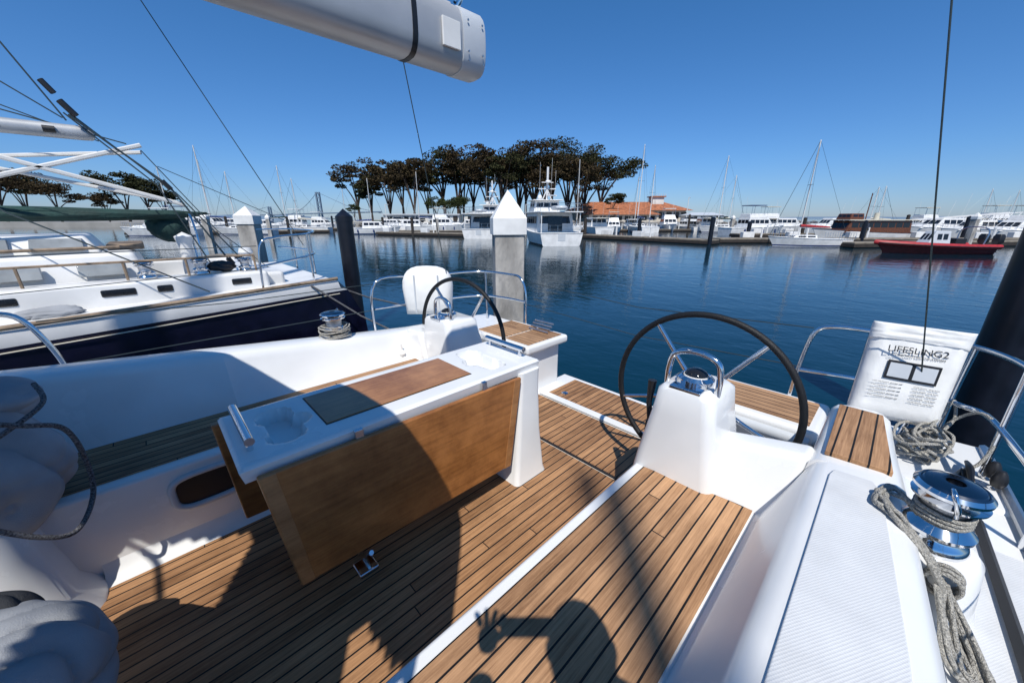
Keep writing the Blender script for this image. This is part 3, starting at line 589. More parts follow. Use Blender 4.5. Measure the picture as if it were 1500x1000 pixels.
# ---------- sprayhood, out of view; outline shaped to cast the cockpit shadow
D=root('sprayhood')
aft=[(0.02,-0.42),(0.25,-0.20),(0.5,-0.06),(0.8,-0.04),(1.1,-0.07),(1.4,-0.14),(1.8,-0.26),(2.2,-0.40),(2.55,-0.62),(2.75,-0.85)]
def aftx(y):
    for (a,b),(c_,d_) in zip(aft,aft[1:]):
        if y<=c_: return b+(d_-b)*(y-a)/(c_-a)
    return aft[-1][1]
def hz(y): return 2.02-0.30*abs((y-1.38)/1.37)**4
V=[];F=[];nu,nv=56,80
for i in range(nv+1):
    y=0.02+2.73*i/nv
    for j_ in range(nu+1):
        x1=aftx(y); x=-1.30+(x1+1.30)*j_/nu; V.append((x,y,hz(y)-0.05*((x+0.5)/0.8)**2*0.6))
for i in range(nv):
    for j_ in range(nu):
        a=i*(nu+1)+j_
        yc_=0.02+2.73*(i+.5)/nv; xc=-1.30+(aftx(yc_)+1.30)*(j_+.5)/nu
        if yc_<0.26 and abs(xc+0.70)<0.11*(0.28-yc_)/0.26+0.02: continue  # notch shaped to drop a sunlit patch on the sole
        if xc<-0.96 and abs(yc_-.86-(xc+1.3)*.5)<.42*(-.94-xc)/.36: continue  # opening cut to let a second light patch through
        F.append((a,a+nu+1,a+nu+2,a+1))
mk(D,'canopy',V,F,CANVD)
tube(D,'aft_bow',[(aftx(0.02)-0.05,-0.02,0.75),(aftx(0.02)-0.02,0.0,1.4)]+[(aftx(y),y,hz(y)-0.01) for y in (0.06,0.5,1.0,1.38,1.8,2.3,2.7)]+[(-0.9,2.78,1.4),(-0.95,2.8,0.8)],0.014,CHR,sm=5)
tube(D,'front_bow',[(-1.3,0.0,0.9)]+[(-1.30,y,hz(y)-0.05) for y in (0.06,0.7,1.38,2.0,2.7)]+[(-1.3,2.76,0.9)],0.014,CHR,sm=5)
tubes(D,'window_frames',[([(-1.28,1.9,1.95),(-2.2,2.0,1.05)],0.03),([(-1.28,0.05,1.7),(-2.2,0.1,1.0)],0.05),([(-1.28,2.7,1.7),(-2.2,2.7,1.0)],0.05)],CANVD)

# ================= PHOTOGRAPHER =================
def skinfig(parent,name,verts,edges,radii,m,rootv=0,sub=2):
    me=bpy.data.meshes.new(name); me.from_pydata([tuple(v) for v in verts],edges,[]); me.materials.append(m)
    o=bpy.data.objects.new(name,me); S.collection.objects.link(o); o.parent=parent
    sk=o.modifiers.new('skin','SKIN'); sk.use_smooth_shade=True
    for i,r in enumerate(radii):
        d=me.skin_vertices[0].data[i]; d.radius=(r,r) if not isinstance(r,tuple) else r; d.use_root=(i==rootv)
    ss_=o.modifiers.new('sub','SUBSURF'); ss_.levels=sub; ss_.render_levels=sub
    return o
def head(parent,c,fwd,m=SKIN,s=1.0,hairm=HAIR):
    f=Vector(fwd).normalized(); side=f.cross(Vector((0,0,1))).normalized()
    bm=bmesh.new(); bmesh.ops.create_uvsphere(bm,u_segments=32,v_segments=24,radius=1)
    M=Matrix((side,f,Vector((0,0,1)))).transposed()
    def place(bm,nm,mt):
        me=bpy.data.meshes.new(nm)
        for v in bm.verts: v.co=M@v.co+Vector(c)
        bm.to_mesh(me); bm.free(); me.materials.append(mt); me.polygons.foreach_set('use_smooth',[True]*len(me.polygons))
        o=bpy.data.objects.new(nm,me); S.collection.objects.link(o); o.parent=parent
    for v in bm.verts:
        x,y,z=v.co; w=0.075*(1-0.22*max(0,-z)); d=0.097; h=0.118
        X=x*w; Yy=y*d; Z=z*h
        if y>0.3:
            nose=math.exp(-((x/0.14)**2))*math.exp(-(((z+0.12)/0.2)**2)); Yy+=0.024*nose
            for sx in (-1,1): Yy-=0.010*math.exp(-(((x-sx*0.42)/0.2)**2)-((z-0.08)/0.13)**2)
            Yy+=0.006*math.exp(-(x/0.3)**2-((z+0.5)/0.09)**2)
        v.co=Vector((X*s,Yy*s,Z*s))
    place(bm,'head',m)
    bm=bmesh.new(); bmesh.ops.create_icosphere(bm,subdivisions=4,radius=1)
    for v in bm.verts:
        x,y,z=v.co; k=1+0.04*noise.noise(v.co*4)
        back=1.0 if (z>0.25 or y<0.05) else 0.86
        v.co=Vector((x*0.082*k*back*s,(y*0.102*k*back-0.008)*s,(z*0.122*k*back+0.008)*s))
    place(bm,'hair',hairm)
    for sx in (-1,1):
        bm=bmesh.new(); bmesh.ops.create_icosphere(bm,subdivisions=2,radius=1)
        for v in bm.verts: v.co=Vector((sx*0.08*s+v.co.x*0.009*s,v.co.y*0.018*s,v.co.z*0.03*s))
        place(bm,'ear',m)
        bm=bmesh.new(); bmesh.ops.create_icosphere(bm,subdivisions=2,radius=1)
        for v in bm.verts: v.co=Vector((sx*0.031*s+v.co.x*0.011*s,0.083*s+v.co.y*0.008*s,0.010*s+v.co.z*0.006*s))
        place(bm,'eye',BLK)
P=root('photographer')
rc=0.13
def q(h,r,z): return hr(h,r,z)
jv=[q(-.27,rc,.98),q(-.30,rc,1.15),q(-.29,rc,1.32),q(-.27,rc,1.46),q(-.24,rc,1.53),
    q(-.27,rc-.17,1.45),q(-.13,rc-.24,1.31),q(-.05,-.115,1.42),q(-.27,rc+.17,1.45),q(-.13,rc+.24,1.31),q(-.05,.14,1.42)]
skinfig(P,'jacket',jv,[(0,1),(1,2),(2,3),(3,4),(3,5),(5,6),(6,7),(3,8),(8,9),(9,10)],[(.16,.13),(.15,.12),(.17,.13),(.12,.10),.06,.07,.053,.036,.07,.053,.036],JACK)
tv=[q(-.27,rc,.96),q(-.20,rc-.09,.93),q(.12,rc-.13,.82),q(-.25,rc-.12,.79),q(-.20,rc+.09,.93),q(.12,rc+.13,.82),q(-.25,rc+.12,.79)]
skinfig(P,'trousers',tv,[(0,1),(1,2),(2,3),(0,4),(4,5),(5,6)],[.12,.09,.06,.045,.09,.06,.045],TROU)
for sx in (-1,1):
    skinfig(P,'shoe',[q(-.27,rc+sx*.12,.79),q(-.36,rc+sx*.12,.78),q(-.44,rc+sx*.12,.76)],[(0,1),(1,2)],[.04,.042,.035],BLK)
skinfig(P,'neck',[q(-.24,rc,1.50),q(-.225,rc,1.60)],[(0,1)],[.055,.05],SKIN)
head(P,q(-.20,rc+.01,1.70),FW,s=1.08)
def hand(sx,wr):
    h0,r0,z0=wr; V=[q(h0,r0,z0),q(h0+.012,r0,z0+.035),q(h0+.018,r0,z0+.075)]; E=[(0,1),(1,2)]; Rr_=[.025,(.034,.018),(.030,.015)]
    skinfig(P,'palm',V,E,Rr_,SKIN,sub=2)
    for k,(dr,ln) in enumerate(((-.030,.06),(-.010,.075),(.010,.07),(.028,.055))):
        b=q(h0+.018,r0+dr*.8,z0+.07); m_=q(h0+.024,r0+dr*1.2-sx*0.0,z0+.07+ln*.55); t=q(h0+.014,r0+dr*1.5,z0+.07+ln)
        skinfig(P,'finger_%d'%(k+1),[b,m_,t],[(0,1),(1,2)],[.0095,.0088,.0075],SKIN,sub=2)
    skinfig(P,'thumb',[q(h0+.012,r0+sx*.02,z0+.03),q(h0+.018,r0+sx*.045,z0+.05),q(h0+.012,r0+sx*.06,z0+.075)],[(0,1),(1,2)],[.012,.011,.0085],SKIN,sub=2)
hand(1,(-.045,-.105,1.47)); hand(-1,(-.045,.125,1.44))
ph=[q(-.040,-.075,1.515),q(-.032,-.075,1.515),q(-.032,.078,1.515),q(-.040,.078,1.515)]
hexa(P,'smartphone',ph,[v+Vector((0,0,.075)) for v in ph],BLK,0.003)

# ================= NEIGHBOUR YACHT =================
N=root('moored_sailing_yacht')
def nsec(x):
    t=max(0,min(1,(x+11)/12.6))
    hb=1.95*(1-(1-t)**3.0)*(1-0.18*max(0,(t-.6)/.4)**2); cy=6.75
    z=0.62+0.03*max(0,x+3)**1.0+0.35*max(0,(-x-4)/7)
    return hb,cy,z
rows=[];NX=[-11,-10,-8,-6,-4,-2.5,-1,0.3,1.2,1.75]
for x in NX:
    hb,cy,z=nsec(x); hb=max(hb,0.05); k=0.45 if x>1.7 else 0.0
    rows.append([(x-0*k,cy-hb,z),(x+0.02,cy-hb-0.012,z-0.09),(x+k*.25,cy-hb-0.005,z-0.13),(x+k*.7,cy-hb*.985,z-0.55),(x+k*1.2-0.1,cy-hb*.88,WZ+0.12),(x+k*1.2-.1,cy-hb*.84,WZ-0.1),(x+k*1.2-.1,cy+hb*.84,WZ-0.1),(x+k*1.2-.1,cy+hb*.88,WZ+0.12),(x+k*.7,cy+hb*.985,z-0.55),(x+k*.25,cy+hb,z-0.13),(x+.02,cy+hb+0.01,z-0.09),(x,cy+hb,z)])
loft(N,'hull',rows,NAVY,ang=40,mats=[NAVY,WHT,REDD],ringm=[1,1,0,0,2,2,2,0,0,1,1,1])
tube(N,'teak_cap_rail',[(x,nsec(x)[1]-max(nsec(x)[0],.05),nsec(x)[2]+0.03) for x in NX],0.022,TEAKW,seg=8,sm=3)
tube(N,'cove_stripe',[(x,nsec(x)[1]-max(nsec(x)[0],.05)-0.014,nsec(x)[2]-0.17) for x in NX],0.006,CREAM,seg=6,sm=3)
box(N,'deck_coaming',-2.6,1.05,5.5,5.85,0.6,0.93,WHT,0.04)
box(N,'deck_coaming_far',-2.6,1.05,7.7,8.0,0.6,0.95,WHT,0.04)
box(N,'aft_deck_box',0.75,1.25,5.6,7.9,0.6,0.90,WHT,0.05)
hexa(N,'cabin',[(-6.5,5.75,0.7),(0.05,5.9,0.7),(0.05,7.6,0.7),(-6.5,7.7,0.7)],[(-6.5,5.9,1.16),(-0.1,6.02,1.2),(-0.1,7.5,1.2),(-6.5,7.6,1.16)],WHT,0.05)
hexa(N,'windscreen',[(-2.2,6.1,1.18),(-.35,6.15,1.19),(-.35,7.3,1.19),(-2.2,7.3,1.18)],[(-1.9,6.2,1.38),(-.45,6.25,1.38),(-.45,7.2,1.38),(-1.9,7.2,1.38)],WHT,0.03)
for x in (-1.85,-1.35,-.85): hexa(N,'windscreen_pane',[(x,6.115,1.23),(x+.38,6.12,1.23),(x+.38,6.2,1.23),(x,6.2,1.23)],[(x+.02,6.17,1.35),(x+.38,6.175,1.35),(x+.38,6.25,1.35),(x+.02,6.25,1.35)],GLASSL,.005)
box(N,'sliding_hatch',-0.32,0.0,6.4,7.1,1.2,1.27,TEAKW,0.02)
for k,x in enumerate((-2.35,-1.75,-1.15,-0.55)):
    hexa(N,'cabin_window',[(x,5.845,0.97),(x+.36,5.86,0.97),(x+.36,5.9,0.97),(x,5.9,0.97)],[(x,5.868,1.09),(x+.36,5.885,1.09),(x+.36,5.95,1.09),(x,5.95,1.09)],GLASSL,0.01)
for k,(x,w) in enumerate(((-0.42,.26),(0.0,.13),(0.66,.2),(-1.2,.26))):
    box(N,'coaming_portlight',x,x+w,5.488,5.52,0.79,0.865,GLASS,0.02)
tube(N,'grab_rail_teak',[(-2.4,5.95,1.24),(-0.2,6.05,1.25)],0.016,TEAKW)
tubes(N,'deck_stanchions_inner',[([(x,5.62,.92),(x,5.62,1.12)],.012) for x in (-1.5,-.9,-.2,.3,.95)]+[([(-1.5,5.62,1.12),(.95,5.62,1.12)],.012)],TEAKW)
for (x,y,s) in ((-0.05,5.66,.75),(0.42,5.66,.75),(0.85,5.66,.65),(-1.8,5.66,.8)):
    w_=winch((x,y,0.935),s,1.0); w_.parent=N; w_.name='deck_winch'
for x,y in ((-.2,7.85),(.5,7.85),(1.0,6.4)):
    lathe(N,'vent_cowl',(x,y,.9),[(.05,0),(.05,.14),(.09,.2),(.07,.26),(0,.27)],WHT,16)
lathe(N,'steering_pedestal',(.4,6.75,.7),[(.09,0),(.07,.5),(.1,.62),(0,.68)],WHT,20)
tube(N,'wheel_rim',[(.52,6.75+.4*math.cos(a),1.2+.4*math.sin(a)) for a in [2*PI*k/32 for k in range(32)]],.012,CHR,seg=8,closed=True)
blob(N,'rope_and_cover_heap',(.62,5.72,1.0),(.14,.09,.06),BLK,4,.3,2,3)
blob(N,'rope_and_cover_heap',(-.75,5.35,.72),(.2,.08,.06),CANV,4,.3,2,8)
def nr(pts,r=0.013): tube(N,'rail_tube',pts,r,CHR,seg=8,sm=5)
nr([(0.9,5.15,0.75),(0.95,5.15,1.25),(1.15,5.2,1.34),(1.55,5.45,1.36),(1.8,6.0,1.38),(1.85,6.75,1.38),(1.8,7.5,1.38),(1.5,8.1,1.36)])
nr([(0.92,5.15,1.02),(1.5,5.42,1.08),(1.8,6.1,1.08),(1.82,6.8,1.08),(1.7,7.7,1.08)])
for p in ((1.55,5.45),(1.8,6.2),(1.82,7.2)): nr([(p[0],p[1],0.72),(p[0],p[1],1.37)])
for x in (-4.2,-2.6,-1.0): nr([(x,nsec(x)[1]-nsec(x)[0]+.06,0.6),(x+.02,nsec(x)[1]-nsec(x)[0]+.05,1.28)],0.012)
tubes(N,'lifeline_wires',[([(-8,4.95,1.35),(-4.2,4.83,1.28),(-1,4.84,1.27),(0.92,5.15,1.25)],0.004),([(-8,4.95,1.05),(-1,4.84,.98),(0.92,5.15,1.0)],0.004)],WIRE)
loft(N,'main_boom',[[(x,6.0+.05*math.cos(a)*s,2.36+.066*math.sin(a)*s) for a in [2*PI*k/14 for k in range(14)]] for x,s in ((-6,1),(-.2,1),(-.14,.95),(-.12,.7))],ALU,ang=50)
for x in (-.45,-.8,-1.3): tube(N,'boom_fitting',[(x,5.94,2.36),(x+.08,5.94,2.36)],.03,BLK,8)
tubes(N,'boom_crutch_spars',[([(.21,6.0,2.30),(-3.0,6.0,1.15)],0.022),([(.45,6.0,1.70),(-1.5,6.0,2.32)],0.022),([(.2,6.1,2.24),(-2.5,7.2,2.0)],0.02),([(.42,6.05,1.72),(-3.0,6.6,2.5)],0.018)],ALUW)
blob(N,'green_sail_cover',(-0.9,7.0,1.60),(1.6,0.11,0.08),GREENC,5,0.2,2.5,4,9)
blob(N,'green_cockpit_cover',(0.30,7.2,1.45),(0.22,0.22,0.2),GREENC,4,0.25,1.5,8)
tubes(N,'rigging',[([(1.6,5.85,1.2),(.5,5.73,3.57),(-6.5,5.3,19.0)],0.005),
  ([(-.25,5.9,2.5),(.35,5.95,1.9),(.75,5.85,1.0)],0.010),([(-.22,5.95,2.5),(.42,6.0,1.8),(.9,5.9,1.0)],0.007),([(-.28,5.95,2.52),(.25,5.9,1.9),(.55,5.85,1.0)],0.007),
  ([(-.28,6,2.46),(-.55,6,3.1),(-2.2,6,6.5)],0.007),([(-.3,6,2.48),(-2.5,6,4.2)],0.006),([(-.1,6,2.3),(-4,6,3.9)],0.005),([(0.1,6,2.3),(-3.4,6.2,3.2),(-6,6.2,4)],0.006),
  ([(-1.3,5.2,.8),(-2.2,5.6,2.4),(-5,6.6,15)],0.006),([(0.4,5.1,.8),(-.8,5.5,1.6),(-1.5,5.8,2.3)],0.007),([(.2,6,2.25),(.7,6,1.4),(1.1,5.7,.95)],.005),([(.3,6,2.1),(1.85,6.6,1.4)],.004)],WIRE)
tubes(N,'mainsheet_blocks',[([(-.28,5.93,2.62),(-.20,5.93,2.50)],0.028),([(-.36,5.96,2.78),(-.30,5.96,2.68)],0.025),([(.30,5.94,1.95),(.36,5.94,1.86)],0.025),([(.72,5.86,1.08),(.76,5.86,1.0)],0.03)],BLK)
tubes(N,'dock_lines',[([(1.4,5.1,.75),(1.9,4.9,.3),(2.6,4.3,-.2)],0.012),([(1.6,5.6,.75),(2.3,5.6,.4),(3.4,5.2,.0)],0.012)],ROPED)
lathe(N,'mast',(-5.6,6.75,1.1),[(0.1,0),(0.1,12),(0.07,15),(0,15.1)],ALUW)
N2=root('moored_sailing_yacht',hr(-8.0,-0.06,WZ),0)
loft(N2,'hull',[[(x,-w,1.4),(x,-w*.9,0),(x,w*.9,0),(x,w,1.4)] for x,w in ((-8,.1),(-5,1.2),(-1,1.9),(3,1.8),(5,1.4))],WHT)
hexa(N2,'cabin',[(-3,-1.1,1.3),(2,-1.2,1.3),(2,1.2,1.3),(-3,1.1,1.3)],[(-2.6,-.8,1.9),(1.8,-.9,1.9),(1.8,.9,1.9),(-2.6,.8,1.9)],WHT,0.05)
lathe(N2,'mast',(0,0,1.4),[(0.09,0),(0.09,9),(0.06,13.6),(0,13.7)],ALUW)

# ================= PILES =================
def pile_square(loc,w,ztop,caph):
    e=root('concrete_pile',loc)
    zt=ztop-loc[2]
    r=RANG+0.15; e.rotation_euler=(0,0,r)
    box(e,'shaft',-w/2,w/2,-w/2,w/2,-3,zt-0.15,CONC,0.02)
    c=w/2+0.025
    box(e,'cap_skirt',-c,c,-c,c,zt-0.22,zt,CAPW,0.008)
    mk(e,'cap_pyramid',[(-c,-c,zt),(c,-c,zt),(c,c,zt),(-c,c,zt),(0,0,zt+caph)],[(0,1,4),(1,2,4),(2,3,4),(3,0,4),(3,2,1,0)],CAPW,smooth=False)
pp=hr(5.55,-0.06); pile_square((pp.x,pp.y,WZ),0.42,1.55,0.38)
pp=hr(10.3,-7.0); pile_square((pp.x,pp.y,WZ),0.42,1.62,0.24)
def pile_round(h,r,rad,ztop,m=NAVYP,cone=0.1,name='mooring_pile'):
    p=hr(h,r); e=root(name,(p.x,p.y,WZ)); zt=ztop-WZ
    lathe(e,'shaft',(0,0,0),[(rad,-3),(rad,zt)],m,24)
    lathe(e,'cap',(0,0,zt),[(rad*1.06,-0.08),(rad*1.06,0),(0.0,cone)],m,24)
pile_round(6.3,-2.72,0.125,1.58,cone=0.12)
pile_round(3.30,4.70,0.20,2.6)
# ================= GENERIC BOATS =================
def hullmesh(e,L,B,F,m,stripe=BLUEC,flare=1.0,sheer=0.3,stern=0.85,deckm=None):
    n=14; secs=[]
    for i in range(n+1):
        s=i/n; w=B/2*(1-max(0,(s-.42)/.58)**2.3)*(stern+(1-stern)*min(1,s/.35)); w=max(w,0.03)
        z=F*(0.9+sheer*s*s); x=s*L-L/2; rk=0.10*L*s**3
        P_=[(x,w,z),(x-rk*.15,w*0.985,z*.80),(x-rk*.7,w*(.9-.25*s*s),0.16),(x-rk*.75,w*(.88-.25*s*s),0.04),(x-rk,w*.55,-.3)]
        secs.append(P_+[(a,-b,c_) for a,b,c_ in P_[::-1]])
    loft(e,'hull',secs,m,ang=40,mats=[m,stripe,deckm or WHT],ringm=[0,0,1,0,0,0,1,0,0,2])
    tube(e,'rub_rail',[(sc[0][0],sc[0][1]+.01,sc[0][2]) for sc in secs]+[(sc[-1][0],sc[-1][1]-.01,sc[-1][2]) for sc in secs[::-1]],0.03*L/8,deckm or WHT,seg=6,closed=True)
    return lambda s: F*(0.9+sheer*s*s)
def cabin(e,x0,x1,w,z0,z1,m,rake=0.5,glass=True,taper=.85,nm='cabin'):
    h=z1-z0
    hexa(e,nm,[(x0,-w,z0),(x1,-w,z0),(x1,w,z0),(x0,w,z0)],[(x0+.1*h,-w*taper,z1),(x1-rake*h,-w*taper,z1),(x1-rake*h,w*taper,z1),(x0+.1*h,w*taper,z1)],m,0.05,seg=2)
    if glass:
        a,b=0.45,0.82; k=lambda t:w*(1-(1-taper)*t)+0.012
        n=max(2,int((x1-x0)/0.9)); xs0=x0+.12*h+.1; xs1=x1-rake*h*b-.15
        V=[];F=[]
        for sy in (-1,1):
            for i in range(n):
                u0=xs0+(xs1-xs0)*i/n+.05; u1=xs0+(xs1-xs0)*(i+1)/n-.05; o=len(V)
                V+=[(u0,sy*k(a),z0+h*a),(u1,sy*k(a),z0+h*a),(u1,sy*k(b),z0+h*b),(u0,sy*k(b),z0+h*b)]; F.append((o,o+1,o+2,o+3))
        for (xa,xb,sg) in ((x1-rake*h*a+.012,x1-rake*h*b+.012,1),(x0+.1*h*a-.012,x0+.1*h*b-.012,-1)):
            for i in range(3):
                y0=-w*.85+w*1.7*i/3+.04; y1=-w*.85+w*1.7*(i+1)/3-.04; o=len(V)
                V+=[(xa,y0,z0+h*a),(xa,y1,z0+h*a),(xb,y1*.92,z0+h*b),(xb,y0*.92,z0+h*b)]; F.append((o,o+1,o+2,o+3))
        mk(e,nm+'_windows',V,F,GLASS,smooth=False)
def railing(e,L,B,z,x0,x1,hh=.55):
    l=[]
    for sy in (-1,1):
        P_=[]
        k=7
        for i in range(k):
            x=x0+(x1-x0)*i/(k-1); s=(x+L/2)/L; w=B/2*(1-max(0,(s-.42)/.58)**2.3)*.94; zz=z(s); P_.append((x,sy*w,zz+hh)); l.append(([(x,sy*w,zz),(x,sy*w,zz+hh)],.014))
        l.append((P_,.016))
    tubes(e,'guard_rails',l,CHRB,5)
def sailboat(h,r,head_,L,mast,hm=WHT,cover=BLUEC,stripe=BLUEC,B=None):
    e=root('moored_sailboat',hr(h,r,WZ),RANG+math.radians(head_)); B=B or L*.31; F=L*.11
    z=hullmesh(e,L,B,F,hm,stripe,stern=.7)
    cabin(e,-L*.08,L*.25,B*.27,F*.9,F*.9+L*.05,WHT,1.5)
    box(e,'cockpit_well',-L*.36,-L*.12,-B*.22,B*.22,F*.9,F*.96,GELG,.02)
    mx=L*.12
    lathe(e,'mast',(mx,0,F),[(L*.0085,0),(L*.007,mast-F),(0,mast-F+.05)],ALUW,8)
    tube(e,'boom',[(mx,0,F+L*.14),(mx-L*.38,0,F+L*.13)],.05,ALUW)
    tube(e,'sail_cover',[(mx+.05,0,F+L*.16),(mx-L*.1,0,F+L*.155),(mx-L*.36,0,F+L*.14)],[.13,.12,.07],cover,seg=8,sm=3)
    tubes(e,'rigging',[([(mx,0,mast),(L*.49,0,F*1.2)],.018),([(mx,0,mast),(-L*.49,0,F)],.010),([(mx,0,mast*.98),(mx,B*.45,F)],.010),([(mx,0,mast*.98),(mx,-B*.45,F)],.010),([(mx,-L*.06,mast*.6),(mx,L*.06,mast*.6)],.02)],WIRE,4)
    railing(e,L,B,z,L*.25,L*.47); railing(e,L,B,z,-L*.49,-L*.3)
    return e
def motorboat(h,r,head_,L,hm=WHT,fly=False,mastz=0,canvas=None,stripe=BLUEC):
    e=root('moored_motorboat',hr(h,r,WZ),RANG+math.radians(head_)); B=L*.34; F=L*.12
    z=hullmesh(e,L,B,F,hm,stripe)
    t=F*.95+L*.13
    cabin(e,-L*.22,L*.22,B*.38,F*.92,t,WHT,.8)
    cabin(e,L*.1,L*.36,B*.28,F*.95,F*.95+L*.05,WHT,1.2,glass=False,nm='foredeck_trunk')
    if fly:
        cabin(e,-L*.2,L*.08,B*.32,t,t+L*.06,WHT,.5,glass=False,nm='flybridge')
        box(e,'flybridge_top',-L*.2,L*.05,-B*.3,B*.3,t+L*.17,t+L*.18,canvas or WHT,.02)
        tubes(e,'flybridge_frame',[([(x,y,t),(x,y,t+L*.17)],.025) for x in (-L*.18,L*.03) for y in (-B*.28,B*.28)],CHRB)
    else:
        box(e,'cockpit_awning',-L*.42,-L*.2,-B*.34,B*.34,t-.1,t-.03,canvas or WHT,.02)
        tubes(e,'awning_frame',[([(-L*.41,y,F*.9),(-L*.41,y,t-.08)],.02) for y in (-B*.32,B*.32)],CHRB)
    if mastz: tubes(e,'radar_mast',[([(-L*.05,0,t),(-L*.07,0,mastz)],.05),([(-L*.06,-.4,mastz*.8),(-L*.06,.4,mastz*.8)],.03)],ALUW)
    tubes(e,'antennas',[([(-L*.1,B*.25,t),(-L*.14,B*.25,t+L*.3)],.012),([(-L*.1,-B*.25,t),(-L*.14,-B*.25,t+L*.22)],.012)],ALUW,4)
    railing(e,L,B,z,L*.08,L*.46)
    tubes(e,'fenders',[([(x,-B*.5,F*.75),(x,-B*.5,F*.3)],.11) for x in (-L*.3,0,L*.2)],BLUEC,8)
    return e
def trawler(h,r,head_,L,B,mastz):
    e=root('trawler_yacht',hr(h,r,WZ),RANG+math.radians(head_)); F=1.25
    z=hullmesh(e,L,B,F,WHT,BLK,stern=.92,sheer=.6)
    cabin(e,-L*.30,L*.18,B*.42,1.15,2.9,WHT,.3,taper=.95)
    box(e,'boat_deck',-L*.48,L*.2,-B*.47,B*.47,2.9,3.0,WHT,.03)
    tubes(e,'deck_posts',[([(-L*.46,y,1.1),(-L*.46,y,2.92)],.05) for y in (-B*.42,B*.42)],WHT)
    cabin(e,-L*.02,L*.2,B*.32,3.0,4.1,WHT,.2,taper=.9,nm='pilothouse')
    box(e,'pilothouse_roof',-L*.06,L*.22,-B*.36,B*.36,4.1,4.18,WHT,.03)
    l=[]
    for x0,y0,x1,y1,zz in ((-L*.47,-B*.45,-L*.47,B*.45,3.0),(-L*.47,-B*.45,0,-B*.45,3.0),(-L*.47,B*.45,0,B*.45,3.0),(-L*.49,-B*.42,-L*.49,B*.42,1.1)):
        for k in (0.35,0.7): l.append(([(x0,y0,zz+k),(x1,y1,zz+k)],.018))
        for k in range(6): l.append(([(x0+(x1-x0)*k/5,y0+(y1-y0)*k/5,zz),(x0+(x1-x0)*k/5,y0+(y1-y0)*k/5,zz+.7)],.016))
    tubes(e,'railings',l,CHRB,5)
    tubes(e,'mast',[([(0,0,4.1),(-.1,0,mastz)],.11),([(0,-.5,4.1),(-.05,0,5.2)],.06),([(0,.5,4.1),(-.05,0,5.2)],.06),([(-.05,-.9,5.2),(-.05,.9,5.2)],.05),([(0,0,4.6),(-L*.3,0,4.4)],.06),([(-.05,-.6,5.8),(-.05,.6,5.8)],.04)],WHT)
    lathe(e,'radar_dome',(-.3,0,5.75),[(0,0),(.28,0),(.3,.1),(.2,.22),(0,.24)],WHT,16)
    lathe(e,'satellite_dome',(0,.75,4.18),[(.1,0),(.22,.1),(.24,.25),(.16,.42),(0,.5)],WHT,16)
    tubes(e,'antennas',[([(0,y,4.1),(-.2,y,mastz+dz)],.012) for y,dz in ((.8,.4),(-.8,-.3),(-.4,.8))],ALUW,4)
    t2=[(-L*.40+.9*math.cos(a)*1.1,0.55*math.sin(a),3.3) for a in [2*PI*k/16 for k in range(16)]]
    tube(e,'tender_tube',t2,.17,GELG,seg=8,closed=True)
    box(e,'transom_door',-L*.5-.015,-L*.5+.03,-.35,.35,.45,1.05,GELG,.01)
    mk(e,'aft_saloon_door',[(-L*.30-.01,-.7,1.25),(-L*.30-.01,.7,1.25),(-L*.30+.09,.7,2.6),(-L*.30+.09,-.7,2.6)],[(0,1,2,3)],GLASS,smooth=False)
def X(px,h): return h*(px-750)/570.0
trawler(40,X(803,38),100,11,4.3,7.2)
trawler(54,X(722,54),78,14,4.6,7.2)
random.seed(21)
for (px,h,hd,L_,mz) in ((270,62,20,10,0),(305,70,0,11,0),(232,55,200,9,0),(345,80,180,10,0),(385,74,10,9,0),(430,82,185,10,0),(470,90,0,9,0)):
    motorboat(h,X(px,h),hd,L_,fly=(px%2==0),canvas=BLUEC if px%3==0 else WHT)
for (px,h,hd,L_,mz) in ((318,66,175,10,13.5),(300,85,5,11,14),(355,60,185,9,9),(410,78,0,10,12),(445,70,180,9,9),(240,70,0,10,11),(500,95,0,9,9)):
    sailboat(h,X(px,h),hd,L_,mz,cover=random.choice([BLUEC,GREENC,CREAM]))
for (px,h,hd,L_) in ((548,62,8,8),(600,72,188,9),(650,74,5,10),(575,85,0,9),(690,80,180,9)):
    motorboat(h,X(px,h),hd,L_,fly=(px==650),canvas=CREAM)
for (px,h,hd,L_,mz) in ((536,70,0,8,9),(622,88,185,10,12)): sailboat(h,X(px,h),hd,L_,mz)
k=0
for px in range(845,1075,27):
    h=66+random.uniform(-5,12); k+=1
    if k%4==1: sailboat(h,X(px,h),random.choice([95,80,185]),9,random.uniform(8,14),cover=random.choice([BLUEC,GREENC,CREAM]))
    else: motorboat(h,X(px,h),random.choice([80,95,100,260]),random.uniform(8,11),fly=k%3==0,canvas=random.choice([CREAM,BLUEC,WHT]),mastz=0)
sailboat(34.5,X(1190,34.5),172,6.6,8.6,cover=REDM,stripe=BLUEC)
for (px,h,hd,L_,fl) in ((1108,58,10,10,True),(1150,66,0,10,False),(1120,80,180,11,True),(1225,60,175,10,False),(1385,52,176,10,False),(1440,47,178,9,False),(1500,44,180,9,True),(1550,46,170,10,True),(1360,70,0,10,True),(1460,72,0,11,True)):
    motorboat(h,X(px,h),hd,L_,fly=fl,canvas=random.choice([CREAM,BLUEC,WHT]))
for (px,h,hd,L_,mz) in ((1060,75,0,9,10),(1285,62,180,9,7),(1430,80,0,10,8),(1470,90,0,10,8.5),(1530,60,0,10,12),(937,70,90,10,14.5),(1275,55,0,8,6.6)):
    sailboat(h,X(px,h),hd,L_,mz,cover=random.choice([BLUEC,GREENC,CREAM]))
e=root('classic_wooden_launch',hr(43,X(1268,43),WZ),RANG+math.radians(182))
z=hullmesh(e,11.5,2.9,1.0,WHT,MAHO,sheer=.5,deckm=MAHO)
